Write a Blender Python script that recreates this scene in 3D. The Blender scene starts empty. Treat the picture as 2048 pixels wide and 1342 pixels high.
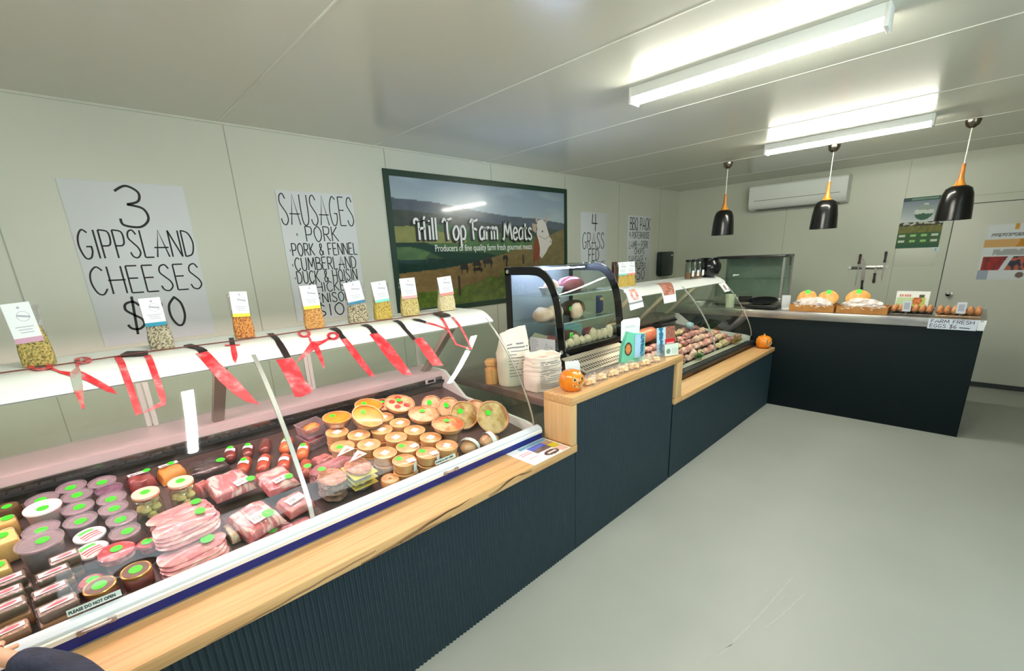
import bpy, bmesh, math, random
from mathutils import Vector, Matrix, Euler, noise
random.seed(11)
S = bpy.context.scene
COL = S.collection
PI = math.pi
# ---------------------------------------------------------------- camera (about 98 degrees wide, held at 1.68 m)
cd = bpy.data.cameras.new('camera')
cam = bpy.data.objects.new('camera', cd)
COL.objects.link(cam)
S.camera = cam
R_, D_, F_ = (0.712851, -0.220451, 0.665767), (-0.700057, -0.166828, 0.694326), (-0.041996, -0.961026, -0.273251)
# rows of R_,D_,F_ are world x,y,z ; columns are image right, image down, view direction
cam.matrix_world = Matrix(((R_[0], -R_[1], -R_[2], 0), (D_[0], -D_[1], -D_[2], 0), (F_[0], -F_[1], -F_[2], 1.68), (0, 0, 0, 1)))
cd.sensor_fit = 'HORIZONTAL'
cd.sensor_width = 36.0
cd.lens = 36.0 * 886.25 / 2048
cd.shift_x = 0.0014
cd.shift_y = 0.0477
cd.clip_start = 0.05
# ---------------------------------------------------------------- world, exposure
w = bpy.data.worlds.new('world')
S.world = w
w.use_nodes = True
w.node_tree.nodes['Background'].inputs[0].default_value = (0.82, 0.91, 1.0, 1)
w.node_tree.nodes['Background'].inputs[1].default_value = 2.8
S.view_settings.view_transform = 'Standard'
S.view_settings.look = 'None'
S.view_settings.gamma = 1
S.view_settings.use_curve_mapping = False
S.view_settings.exposure = 1.55
S.cycles.use_denoising = True
S.cycles.max_bounces = 10
S.cycles.diffuse_bounces = 5
S.cycles.glossy_bounces = 4
S.cycles.transparent_max_bounces = 24
S.cycles.caustics_reflective = False
S.cycles.caustics_refractive = False
S.cycles.sample_clamp_indirect = 4.0
TUBE = 37.0     # ceiling batten diffuser strength
CASE = 26.0      # lamp inside the meat case
# daylight arriving through the shop window behind the photographer
ld = bpy.data.lights.new('window_daylight', 'AREA')
ld.shape = 'RECTANGLE'; ld.size = 3.4; ld.size_y = 1.5
ld.cycles.is_portal = True                       # guides the sky light through the window opening
lo = bpy.data.objects.new('window_daylight', ld); COL.objects.link(lo)
lo.location = (1.0, -2.34, 1.55); lo.rotation_euler = (PI / 2, 0, 0)

# ================================================================ helpers
def lin(c):
    return tuple((v / 255 / 12.92 if v / 255 <= .04045 else ((v / 255 + .055) / 1.055) ** 2.4) for v in c)

MATS = {}
def M(name, c, r=.5, m=0, c2=None, s=8, det=3, lo=.4, hi=.62, st=None, bump=0, bs=60, em=0, coat=0, c3=None, sp=.5, dist=0):
    """A procedural material: colour c, optionally mottled towards c2 (and c3) by noise of scale s, stretched by st."""
    if name in MATS: return MATS[name]
    mt = bpy.data.materials.new(name); mt.use_nodes = True; MATS[name] = mt
    nt = mt.node_tree; b = nt.nodes['Principled BSDF']
    col = lin(c) + (1,)
    b.inputs['Base Color'].default_value = col
    b.inputs['Roughness'].default_value = r
    b.inputs['Metallic'].default_value = m
    b.inputs['Specular IOR Level'].default_value = sp
    if coat: b.inputs['Coat Weight'].default_value = coat; b.inputs['Coat Roughness'].default_value = .08
    if em:
        b.inputs['Emission Color'].default_value = col; b.inputs['Emission Strength'].default_value = em
    if c2 or bump:
        tc = nt.nodes.new('ShaderNodeTexCoord'); mp = nt.nodes.new('ShaderNodeMapping')
        nt.links.new(tc.outputs['Object'], mp.inputs[0])
        if st: mp.inputs['Scale'].default_value = st
    if c2:
        n = nt.nodes.new('ShaderNodeTexNoise'); n.inputs['Scale'].default_value = s; n.inputs['Detail'].default_value = det
        n.inputs['Distortion'].default_value = dist
        nt.links.new(mp.outputs[0], n.inputs['Vector'])
        rp = nt.nodes.new('ShaderNodeValToRGB')
        rp.color_ramp.elements[0].position = lo; rp.color_ramp.elements[0].color = col
        rp.color_ramp.elements[1].position = hi; rp.color_ramp.elements[1].color = lin(c2) + (1,)
        if c3:
            e = rp.color_ramp.elements.new(min(.99, hi + .1)); e.color = lin(c3) + (1,)
        nt.links.new(n.outputs[0], rp.inputs[0]); nt.links.new(rp.outputs[0], b.inputs['Base Color'])
    if bump:
        n2 = nt.nodes.new('ShaderNodeTexNoise'); n2.inputs['Scale'].default_value = bs; n2.inputs['Detail'].default_value = 3
        nt.links.new(mp.outputs[0], n2.inputs['Vector'])
        bp = nt.nodes.new('ShaderNodeBump'); bp.inputs['Strength'].default_value = bump; bp.inputs['Distance'].default_value = .01
        nt.links.new(n2.outputs[0], bp.inputs['Height']); nt.links.new(bp.outputs[0], b.inputs['Normal'])
    return mt

def clear(name, tint, gl=.0, rough=.02, ior=1.45, diff=None, dw=0, bump=0, bs=40):
    """Thin glass or plastic film: transparent with a Fresnel gloss (plus an optional milky share)."""
    mt = bpy.data.materials.new(name); mt.use_nodes = True; MATS[name] = mt
    nt = mt.node_tree; nt.nodes.remove(nt.nodes['Principled BSDF']); out = nt.nodes['Material Output']
    tr = nt.nodes.new('ShaderNodeBsdfTransparent'); tr.inputs[0].default_value = lin(tint) + (1,)
    g = nt.nodes.new('ShaderNodeBsdfGlossy'); g.inputs['Roughness'].default_value = rough
    f = nt.nodes.new('ShaderNodeFresnel'); f.inputs[0].default_value = ior
    a = nt.nodes.new('ShaderNodeMath'); a.operation = 'ADD'; a.inputs[1].default_value = gl; a.use_clamp = True
    mx = nt.nodes.new('ShaderNodeMixShader')
    ge = nt.nodes.new('ShaderNodeNewGeometry'); inv = nt.nodes.new('ShaderNodeMath'); inv.operation = 'SUBTRACT'; inv.inputs[0].default_value = 1
    ml = nt.nodes.new('ShaderNodeMath'); ml.operation = 'MULTIPLY'                 # only the outward face of the sheet reflects
    nt.links.new(ge.outputs['Backfacing'], inv.inputs[1]); nt.links.new(a.outputs[0], ml.inputs[0]); nt.links.new(inv.outputs[0], ml.inputs[1])
    nt.links.new(f.outputs[0], a.inputs[0]); nt.links.new(ml.outputs[0], mx.inputs[0])
    base = tr
    if diff:
        d = nt.nodes.new('ShaderNodeBsdfDiffuse'); d.inputs[0].default_value = lin(diff) + (1,)
        m0 = nt.nodes.new('ShaderNodeMixShader'); m0.inputs[0].default_value = dw
        nt.links.new(tr.outputs[0], m0.inputs[1]); nt.links.new(d.outputs[0], m0.inputs[2]); base = m0
    if bump:
        n2 = nt.nodes.new('ShaderNodeTexNoise'); n2.inputs['Scale'].default_value = bs
        tc = nt.nodes.new('ShaderNodeTexCoord'); nt.links.new(tc.outputs['Object'], n2.inputs['Vector'])
        bp = nt.nodes.new('ShaderNodeBump'); bp.inputs['Strength'].default_value = bump; bp.inputs['Distance'].default_value = .02
        nt.links.new(n2.outputs[0], bp.inputs['Height']); nt.links.new(bp.outputs[0], g.inputs['Normal']); nt.links.new(bp.outputs[0], f.inputs['Normal'])
    nt.links.new(base.outputs[0], mx.inputs[1]); nt.links.new(g.outputs[0], mx.inputs[2]); nt.links.new(mx.outputs[0], out.inputs[0])
    return mt

def printmat(name, r, coat=0):
    mt = bpy.data.materials.new(name); mt.use_nodes = True
    nt = mt.node_tree; b = nt.nodes['Principled BSDF']; b.inputs['Roughness'].default_value = r
    if coat: b.inputs['Coat Weight'].default_value = coat; b.inputs['Coat Roughness'].default_value = .06
    at = nt.nodes.new('ShaderNodeAttribute'); at.attribute_name = 'Col'
    nt.links.new(at.outputs['Color'], b.inputs['Base Color'])
    return mt
PRINT = printmat('printed_matt', .55)
PRINTG = printmat('printed_gloss', .22, .35)

GLASS = clear('case_glass', (246, 250, 247))
FILM = clear('plastic_film', (248, 245, 247), gl=.012, rough=.12, bump=.5, bs=45)
FROST = clear('frosted_plastic', (238, 232, 238), gl=.01, rough=.2, diff=(236, 220, 228), dw=.2)
CLEARP = clear('clear_plastic', (240, 238, 238), gl=.02, rough=.1, diff=(220, 215, 215), dw=.1)
WALLM = M('wall_panel', (203, 206, 191), .38)
CEILM = M('ceiling_panel', (212, 213, 200), .2)
FLOORM = M('painted_floor', (158, 161, 155), .42, c2=(165, 168, 162), s=1.1, lo=.35, hi=.7, bump=.04, bs=90)
SEAM = M('panel_joint', (168, 170, 156), .5)
SEAMD = M('door_gap', (70, 72, 68), .6)
WHITE = M('white_enamel', (236, 238, 236), .3)
PAPER = M('white_paper', (232, 236, 240), .6)
BOARD = M('white_sign_board', (218, 222, 226), .45)
INK = M('black_marker', (24, 18, 20), .6)
DARK = M('dark_counter', (22, 44, 54), .42, sp=.5)
DARKF = M('dark_counter_panel', (2, 18, 22), .6, sp=.22)
WOOD = M('pale_timber', (216, 175, 122), .42, c2=(198, 152, 100), s=3.0, det=8, lo=.36, hi=.66, st=(.9, 26, 26), c3=(172, 122, 74), dist=.35)
WOODV = M('pale_timber_end', (220, 182, 130), .45, c2=(204, 162, 110), s=3.0, det=6, lo=.38, hi=.7, st=(22, 22, .8), dist=.3)
BLUE = M('blue_stripe', (12, 32, 116), .3)
GREYW = M('pale_grey_sill', (198, 210, 218), .35)
STEEL = M('stainless_steel', (190, 188, 184), .28, 1, c2=(172, 171, 168), s=3, st=(1, 10, 10))
STEELD = M('dull_steel', (168, 160, 156), .35, .8)
CHROME = M('chrome', (205, 205, 205), .12, 1)
BLACK = M('black_plastic', (16, 17, 19), .32)
GREEN = M('fluorescent_green_sticker', (52, 226, 34), .5)
GREEND = M('sticker_print', (20, 110, 20), .6)
RED = M('red_print', (214, 40, 52), .45, c2=(226, 96, 104), s=26, lo=.45, hi=.62, c3=(196, 150, 150))
GLIGHT = M('lit_diffuser', (255, 254, 238), .4, em=TUBE)
PINKL = M('lit_case_tube', (255, 208, 212), .4, em=CASE)

def new(): return bmesh.new()

def obj(name, bm, mat, parent=None, loc=None, rot=None, ang=40):
    bmesh.ops.remove_doubles(bm, verts=bm.verts, dist=1e-6) if len(bm.verts) < 60000 else None
    bmesh.ops.recalc_face_normals(bm, faces=bm.faces)
    me = bpy.data.meshes.new(name); bm.to_mesh(me); bm.free()
    for m in (mat if isinstance(mat, (list, tuple)) else [mat]): me.materials.append(m)
    me.shade_smooth(); me.set_sharp_from_angle(angle=math.radians(ang))
    o = bpy.data.objects.new(name, me); COL.objects.link(o)
    if parent is not None: o.parent = parent
    if loc is not None: o.location = loc
    if rot is not None: o.rotation_euler = rot
    return o

def tag(o, label, cat, group=None, kind=None):
    o['label'] = label; o['category'] = cat
    if group: o['group'] = group
    if kind: o['kind'] = kind
    return o

def thing(name, label, cat, loc=(0, 0, 0), rot=(0, 0, 0), group=None):
    o = bpy.data.objects.new(name, None); COL.objects.link(o)
    o.empty_display_size = .05; o.location = loc; o.rotation_euler = rot
    return tag(o, label, cat, group)

def struct(name, bm, mat, parent=None, ang=40):
    o = obj(name, bm, mat, parent, ang=ang)
    if parent is None: o['kind'] = 'structure'
    return o

def dup(root, loc, rot=None, label=None, group=None, scale=None):
    def cp(o, par):
        c = o.copy(); COL.objects.link(c); c.parent = par
        for k in list(o.children): cp(k, c)
        return c
    r = cp(root, None); r.location = loc
    if rot is not None: r.rotation_euler = rot
    if scale is not None: r.scale = scale
    if label: r['label'] = label
    if group: r['group'] = group
    return r

def box(bm, x0, x1, y0, y1, z0, z1, bev=0):
    r = bmesh.ops.create_cube(bm, size=1)
    for v in r['verts']:
        v.co = Vector(((x0 + x1) / 2 + v.co.x * (x1 - x0), (y0 + y1) / 2 + v.co.y * (y1 - y0), (z0 + z1) / 2 + v.co.z * (z1 - z0)))
    if bev:
        ed = list({e for v in r['verts'] for e in v.link_edges})
        bmesh.ops.bevel(bm, geom=ed, offset=bev, segments=2, profile=.5, affect='EDGES')
    return bm

def B(x0, x1, y0, y1, z0, z1, bev=0): return box(new(), x0, x1, y0, y1, z0, z1, bev)

def lathe(bm, prof, seg=24, c=(0, 0, 0), sx=1, sy=1, fn=None):
    rings = []
    for r, z in prof:
        if r < 1e-6: rings.append([bm.verts.new((c[0], c[1], c[2] + z))])
        else:
            ring = []
            for k in range(seg):
                a = 2 * PI * k / seg; rr = fn(r, z, a) if fn else r
                ring.append(bm.verts.new((c[0] + rr * sx * math.cos(a), c[1] + rr * sy * math.sin(a), c[2] + z)))
            rings.append(ring)
    for A, Bq in zip(rings, rings[1:]):
        for k in range(seg):
            a, b = A[k % len(A)], A[(k + 1) % len(A)]; d, e = Bq[k % len(Bq)], Bq[(k + 1) % len(Bq)]
            fs = [v for i, v in enumerate((a, b, e, d)) if v not in (a, b, e, d)[:i]]
            if len(fs) > 2:
                try: bm.faces.new(fs)
                except ValueError: pass
    return bm

def L(prof, seg=24, **k): return lathe(new(), prof, seg, **k)

def tube(bm, pts, r, seg=8, cap=True):
    pts = [Vector(p) for p in pts]; n = len(pts); rings = []
    rs = r if isinstance(r, (list, tuple)) else [r] * n
    up = None
    for i, p in enumerate(pts):
        t = (pts[min(i + 1, n - 1)] - pts[max(i - 1, 0)]).normalized()
        if up is None:
            up = Vector((0, 0, 1)) if abs(t.z) < .9 else Vector((1, 0, 0))
        u = t.cross(up).normalized(); v = u.cross(t).normalized(); up = v
        rings.append([bm.verts.new(p + rs[i] * (math.cos(2 * PI * k / seg) * u + math.sin(2 * PI * k / seg) * v)) for k in range(seg)])
    for A, Bq in zip(rings, rings[1:]):
        for k in range(seg): bm.faces.new((A[k], A[(k + 1) % seg], Bq[(k + 1) % seg], Bq[k]))
    if cap: bm.faces.new(rings[0]); bm.faces.new(list(reversed(rings[-1])))
    return bm

def prism(bm, poly, z0, z1):
    a = [bm.verts.new((x, y, z0)) for x, y in poly]; b = [bm.verts.new((x, y, z1)) for x, y in poly]; n = len(poly)
    bm.faces.new(list(reversed(a))); bm.faces.new(b)
    for i in range(n): bm.faces.new((a[i], a[(i + 1) % n], b[(i + 1) % n], b[i]))
    return bm

def xprism(bm, poly, x0, x1):
    """A (y, z) outline swept along x."""
    a = [bm.verts.new((x0, y, z)) for y, z in poly]; b = [bm.verts.new((x1, y, z)) for y, z in poly]; n = len(poly)
    bm.faces.new(list(reversed(a))); bm.faces.new(b)
    for i in range(n): bm.faces.new((a[i], a[(i + 1) % n], b[(i + 1) % n], b[i]))
    return bm

def smooth(pts, k=5):
    """Catmull-Rom through the points."""
    if len(pts) < 3: return list(pts)
    P = [pts[0]] + list(pts) + [pts[-1]]; out = []
    for i in range(1, len(P) - 2):
        p0, p1, p2, p3 = P[i - 1:i + 3]
        for j in range(k):
            t = j / k
            out.append(tuple(.5 * (2 * b + (c - a) * t + (2 * a - 5 * b + 4 * c - d) * t * t + (3 * b - a - 3 * c + d) * t ** 3) for a, b, c, d in zip(p0, p1, p2, p3)))
    out.append(tuple(pts[-1])); return out

def outline(pts, w):
    n = len(pts); le, ri = [], []
    for i in range(n):
        a = Vector(pts[max(i - 1, 0)]); b = Vector(pts[min(i + 1, n - 1)]); t = (b - a)
        t = t.normalized() if t.length > 1e-9 else Vector((1, 0))
        nn = Vector((-t.y, t.x)) * (w / 2 if not isinstance(w, (list, tuple)) else w[i] / 2); p = Vector(pts[i])
        le.append(tuple(p + nn)); ri.append(tuple(p - nn))
    return le, ri

def ribbon(bm, pts, wd, z0, z1):
    le, ri = outline(pts, wd)
    V = [[bm.verts.new((x, y, z)) for x, y in s] for s in (le, ri) for z in (z0, z1)]
    l0, l1, r0, r1 = V
    for i in range(len(pts) - 1):
        bm.faces.new((l1[i], r1[i], r1[i + 1], l1[i + 1])); bm.faces.new((l0[i], l0[i + 1], r0[i + 1], r0[i]))
        bm.faces.new((l0[i], l1[i], l1[i + 1], l0[i + 1])); bm.faces.new((r0[i], r0[i + 1], r1[i + 1], r1[i]))
    bm.faces.new((l0[0], r0[0], r1[0], l1[0])); bm.faces.new((l0[-1], l1[-1], r1[-1], r0[-1]))
    return bm

def blob(bm, rx, ry, rz, sub=3, amp=.15, fr=2.0, seed=0, flat=None, c=(0, 0, 0)):
    r = bmesh.ops.create_icosphere(bm, subdivisions=sub, radius=1)
    o = Vector((seed * 7.3, seed * 3.1, seed * 1.7))
    for v in r['verts']:
        k = 1 + amp * noise.noise(v.co * fr + o)
        p = Vector((v.co.x * rx * k, v.co.y * ry * k, v.co.z * rz * k))
        if flat is not None and p.z < flat: p.z = flat
        v.co = p + Vector(c)
    return bm

def pouch(w_, d_, h_, n=14, amp=.1, seed=0, ex=4):
    """A pillow lying in xy with its foot on z = 0 and a thin sealed edge."""
    bm = new(); g = [[], []]
    for sgn in (0, 1):
        for i in range(n + 1):
            row = []
            for j in range(n + 1):
                u, v = 2 * i / n - 1, 2 * j / n - 1
                k = max(0, (1 - abs(u) ** ex) * (1 - abs(v) ** ex)) ** .5
                x, y = u * w_ / 2, v * d_ / 2
                q = noise.noise(Vector((x * 22 + seed * 5, y * 22, sgn * 9 + seed)))
                if sgn: z = .002 + h_ * k * (1 + amp * q)
                else: z = 0.0
                row.append(bm.verts.new((x * (1 + .02 * q), y * (1 + .02 * q), z)))
            g[sgn].append(row)
    for sgn in (0, 1):
        for i in range(n):
            for j in range(n):
                bm.faces.new((g[sgn][i][j], g[sgn][i + 1][j], g[sgn][i + 1][j + 1], g[sgn][i][j + 1]))
    rim = [(i, 0) for i in range(n)] + [(n, j) for j in range(n)] + [(i, n) for i in range(n, 0, -1)] + [(0, j) for j in range(n, 0, -1)]
    for (a, b), (c, d) in zip(rim, rim[1:] + rim[:1]):
        bm.faces.new((g[0][a][b], g[0][c][d], g[1][c][d], g[1][a][b]))
    return bm

def painted(name, w_, h_, nx, ny, fn, parent=None, mat=None, t=.003, loc=None, rot=None):
    """A flat printed sheet of real thickness, in xy facing +z, coloured by fn(u, v) -> sRGB (0..255)."""
    bm = new(); g = []
    for j in range(ny + 1):
        g.append([bm.verts.new((w_ * i / nx, h_ * j / ny, t)) for i in range(nx + 1)])
    for j in range(ny):
        for i in range(nx): bm.faces.new((g[j][i], g[j][i + 1], g[j + 1][i + 1], g[j + 1][i]))
    lowv = [bm.verts.new(p) for p in ((0, 0, 0), (w_, 0, 0), (w_, h_, 0), (0, h_, 0))]
    bm.faces.new(list(reversed(lowv)))
    ring = [g[0], [r[-1] for r in g], list(reversed(g[-1])), [r[0] for r in reversed(g)]]
    for k in range(4):
        e = ring[k]; bm.faces.new([lowv[k], lowv[(k + 1) % 4]] + list(reversed(e)))
    cl = []
    for v in bm.verts:
        cl.append(lin(fn(min(1, max(0, v.co.x / w_)), min(1, max(0, v.co.y / h_)))) + (1,))
    me = bpy.data.meshes.new(name); bm.to_mesh(me); bm.free()
    at = me.color_attributes.new('Col', 'FLOAT_COLOR', 'POINT')
    at.data.foreach_set('color', [x for c in cl for x in c])
    me.materials.append(mat or PRINT)
    o = bpy.data.objects.new(name, me); COL.objects.link(o)
    if parent is not None: o.parent = parent
    if loc is not None: o.location = loc
    if rot is not None: o.rotation_euler = rot
    return o

ONBACK = (PI / 2, 0, 0)               # local xy lies on the long back wall, facing the shop
ONEND = (PI / 2, 0, -PI / 2)          # local xy lies on the end wall, facing the shop

# ---------------------------------------------------------------- hand lettering (strokes; ~ marks a curved stroke)
GL = {
'A': (.72, "0,0 .36,1 .72,0|-.06,.36 .78,.36"), 'B': (.56, "0,0 0,1|~0,1 .46,.93 .46,.62 .04,.54|~.04,.54 .56,.45 .56,.08 0,0"),
'C': (.62, "~.6,.86 .38,1 .1,.8 .02,.45 .16,.08 .4,0 .62,.2"), 'D': (.64, "0,0 0,1|~0,1 .42,.9 .62,.52 .44,.1 0,0"),
'E': (.52, "0,0 0,1|0,1 .5,1|0,.54 .44,.54|0,0 .54,0"), 'F': (.5, "0,0 0,1|0,1 .5,1|0,.52 .42,.52"),
'G': (.66, "~.58,.9 .34,1 .08,.75 .02,.4 .18,.03 .46,.03 .62,.25|.62,.25 .62,.42|.36,.42 .66,.42"),
'H': (.62, "0,0 0,1|.6,0 .6,1|-.08,.5 .68,.5"), 'I': (.1, "0.05,0 .05,1"), 'J': (.4, "~.38,1 .38,.2 .2,0 0,.18"),
'K': (.55, "0,0 0,1|.52,1 .02,.46|.1,.54 .56,0"), 'L': (.5, "0,1 0,0|0,0 .5,0"),
'M': (.8, "0,0 .08,1|.08,1 .4,.25|.4,.25 .72,1|.72,1 .8,0"), 'N': (.6, "0,0 0,1|0,1 .6,0|.6,0 .6,1"),
'O': (.66, "~.33,1 .06,.78 .02,.42 .18,.04 .4,.0 .62,.3 .62,.7 .42,.98 .33,1"), 'P': (.52, "0,0 0,1|~0,1 .46,.94 .52,.66 .4,.46 0,.44"),
'Q': (.68, "~.33,1 .06,.78 .02,.42 .18,.04 .4,.0 .62,.3 .62,.7 .42,.98 .33,1|.4,.22 .7,-.08"),
'R': (.55, "0,0 0,1|~0,1 .46,.94 .5,.68 .38,.5 0,.47|.2,.47 .56,0"), 'S': (.56, "~.52,.84 .36,1 .12,.93 .06,.72 .26,.54 .48,.36 .54,.16 .34,0 .1,.04 0,.2"),
'T': (.58, "0,1 .58,1|.29,1 .29,0"), 'U': (.58, "~0,1 .0,.3 .12,.02 .4,.02 .56,.28 .58,1"), 'V': (.6, "0,1 .3,0|.3,0 .62,1"),
'W': (.85, "0,1 .2,0|.2,0 .42,.8|.42,.8 .62,0|.62,0 .85,1"), 'X': (.6, "0,0 .6,1|0,1 .6,0"), 'Y': (.58, "0,1 .3,.5|.58,1 .2,-.05"), 'Z': (.55, "0,1 .55,1|.55,1 0,0|0,0 .56,0"),
'0': (.56, "~.28,1 .05,.74 .03,.34 .2,.02 .4,.04 .54,.36 .5,.78 .32,1 .28,1"), '1': (.14, ".07,0 .07,1"), '2': (.52, "~.02,.8 .2,1 .46,.9 .46,.66 .02,.02|.02,.02 .54,.02"),
'3': (.56, "~.02,.86 .26,1 .48,.86 .44,.64 .2,.55|~.2,.55 .5,.46 .56,.2 .36,0 .04,.04 0,.2"), '4': (.6, ".12,1 .04,.46|.04,.46 .6,.46|.4,1 .38,0"),
'5': (.54, ".5,1 .08,1|.08,1 .04,.58|~.04,.58 .34,.62 .52,.4 .46,.1 .2,-.02 0,.12"), '6': (.5, "~.44,1 .1,.66 .02,.3 .16,.02 .4,.04 .48,.28 .34,.46 .04,.34"),
'$': (.58, "~.54,.82 .36,.96 .1,.9 .06,.7 .28,.52 .5,.36 .54,.16 .34,.02 .1,.06 0,.2|.36,1.14 .24,-.16"),
'&': (.56, "~.56,.06 .16,.66 .18,.92 .36,.92 .36,.7 .04,.3 .14,.02 .38,.06 .54,.36"), '*': (.12, "0.02,.45 .1,.45"), '+': (.4, "0,.5 .4,.5|.2,.3 .2,.7"), ' ': (.3, ""), '.': (.1, "0.02,.03 .08,.03"),
}
def strokes(bm, text, x0, y0, h, width, wd, z0, z1, gap=.2, font=None, sl=0):
    """Letters drawn as marker strokes from x0 to x0+width on the base line y0."""
    f = font or GL
    tot = sum(f[c][0] + gap for c in text) - gap
    k = width / tot; x = x0
    for c in text:
        gw, s = f[c]
        for st in (s.split('|') if s else []):
            cv = st[0] == '~'; pts = [tuple(float(q) for q in p.split(',')) for p in st.lstrip('~').split()]
            if cv: pts = smooth(pts, 5)
            P = [(x + px * k + sl * py * h, y0 + py * h) for px, py in pts]
            ww = wd * (2.2 if c == '*' else 1)
            ribbon(bm, P, ww, z0, z1)
        x += (gw + gap) * k
    return bm

def text_mesh(name, body, size, mat, parent, loc, rot=(0, 0, 0), sx=1, ext=.0004, off=0):
    cu = bpy.data.curves.new(name, 'FONT'); cu.body = body; cu.size = size; cu.extrude = ext; cu.offset = off; cu.resolution_u = 3
    t = bpy.data.objects.new(name + '_curve', cu); COL.objects.link(t)
    dg = bpy.context.evaluated_depsgraph_get()
    me = bpy.data.meshes.new_from_object(t.evaluated_get(dg)); bpy.data.objects.remove(t); bpy.data.curves.remove(cu)
    me.materials.clear(); me.materials.append(mat)
    o = bpy.data.objects.new(name, me); COL.objects.link(o); o.parent = parent
    o.location = loc; o.rotation_euler = rot; o.scale = (sx, 1, 1)
    return o

ORD = ['first', 'second', 'third', 'fourth', 'fifth', 'sixth', 'seventh', 'eighth', 'ninth', 'tenth']
# ================================================================ the room
XE, YW, H = 7.40, 3.571, 2.60
X0, YF = -2.2, -2.25
struct('floor', B(X0 - .1, XE + .1, YF - .1, YW + .1, -.1, 0), FLOORM)
bm = new()
for pts, wd in (([(2.421, .408), (2.21, .43), (2.007, .45), (1.80, .478), (1.657, .499)], .016), ([(2.316, .333), (2.21, .352), (2.103, .37), (1.938, .407)], .018), ([(2.328, .453), (2.18, .476), (2.025, .5)], .006), ([(2.24, .40), (2.17, .412), (2.12, .42)], .008), ([(1.9, .43), (1.78, .47), (1.66, .515), (1.52, .56)], .006)):
    q = smooth(pts, 8); ribbon(bm, [(x, y + .001 * math.sin(i * 2.1)) for i, (x, y) in enumerate(q)], [.6 * wd * (.35 + .65 * abs(math.sin(i * .9 + wd * 300))) * min(1, .3 + i / 6, .3 + (len(q) - i) / 6) for i in range(len(q))], .0002, .0006)
struct('floor_scuff', bm, M('scuffed_paint', (170, 173, 165), .55), bpy.data.objects['floor'])
struct('ceiling', B(X0 - .1, XE + .1, YF - .1, YW + .1, H, H + .1), CEILM)
struct('wall_back', B(X0 - .1, XE + .1, YW, YW + .1, 0, H), WALLM)
struct('wall_right', B(XE, XE + .1, YF - .1, YW, 0, H), WALLM)
struct('wall_left', B(X0 - .1, X0, YF - .1, YW, 0, H), WALLM)
wx0, wx1, wz0, wz1 = -.7, 2.7, .8, 2.3
bm = new()
box(bm, X0, wx0, YF - .1, YF, 0, H); box(bm, wx1, XE, YF - .1, YF, 0, H)
box(bm, wx0, wx1, YF - .1, YF, 0, wz0); box(bm, wx0, wx1, YF - .1, YF, wz1, H)
struct('wall_front', bm, WALLM)
bm = new()
for a, b, c, d in ((wx0, wx0 + .05, wz0, wz1), (wx1 - .05, wx1, wz0, wz1), (wx0 + .05, wx1 - .05, wz0, wz0 + .05), (wx0 + .05, wx1 - .05, wz1 - .05, wz1), (.98, 1.03, wz0 + .05, wz1 - .05)):
    box(bm, a, b, YF - .07, YF - .02, c, d)
wf = struct('window_1', bm, WHITE)
struct('window_pane', B(wx0 + .05, wx1 - .05, YF - .05, YF - .044, wz0 + .05, wz1 - .05), GLASS, wf)
# insulated-panel joints
k = 1
for x in (-.18, .95, 2.10, 3.28, 4.45, 5.62, 6.77):
    struct('trim_%d' % k, B(x - .003, x + .003, YW - .002, YW, 0, H), SEAM); k += 1
for x in (-.20, .92, 2.01, 3.18, 4.32, 5.46, 6.6):
    struct('trim_%d' % k, B(x - .004, x + .004, YF, YW, H - .002, H), M('ceiling_joint_highlight', (226, 227, 216), .4)); k += 1  # paler than the ceiling: the light these joints catch is painted in
for y in (2.0, .75):
    struct('trim_%d' % k, B(XE - .002, XE, y - .003, y + .003, 0, H), SEAM); k += 1
struct('trim_%d' % k, B(X0, XE, YW - .012, YW, H - .012, H), WALLM); k += 1
struct('trim_%d' % k, B(XE - .012, XE, YF, YW - .012, H - .012, H), WALLM); k += 1
# end wall door
dy0, dy1, dz = -.66, .278, 2.045
struct('baseboard_right', B(XE - .012, XE, YF, dy0 - .1, 0, .07), SEAMD)
bm = B(XE - .02, XE - .004, dy0, dy1, .055, dz, .002); d = struct('door_1', bm, M('door_leaf', (205, 206, 194), .4))
bm = new(); box(bm, XE - .006, XE - .001, dy1, dy1 + .009, 0, dz + .009); box(bm, XE - .006, XE - .001, dy0 - .009, dy0, 0, dz + .009); box(bm, XE - .006, XE - .001, dy0, dy1, dz, dz + .009)
struct('door_gap', bm, SEAMD, d)
struct('door_seal', B(XE - .024, XE - .004, dy0, dy1, .004, .055), M('rubber_seal', (52, 56, 58), .6), d)
bm = new(); box(bm, XE - .008, XE - .001, dy0 - .06, dy1 + .09, dz + .085, dz + .09)
struct('door_trim', bm, SEAM, d)
kb = L([(0, 0), (.03, 0), (.03, .006), (.012, .01), (.012, .03), (.026, .038), (.029, .052), (.022, .064), (0, .067)], 20)
o = obj('door_knob', kb, CHROME, d, loc=(XE - .02, .19, 1.06), rot=(0, -PI / 2, 0)); o['label'] = 'round chrome door knob'

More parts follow.
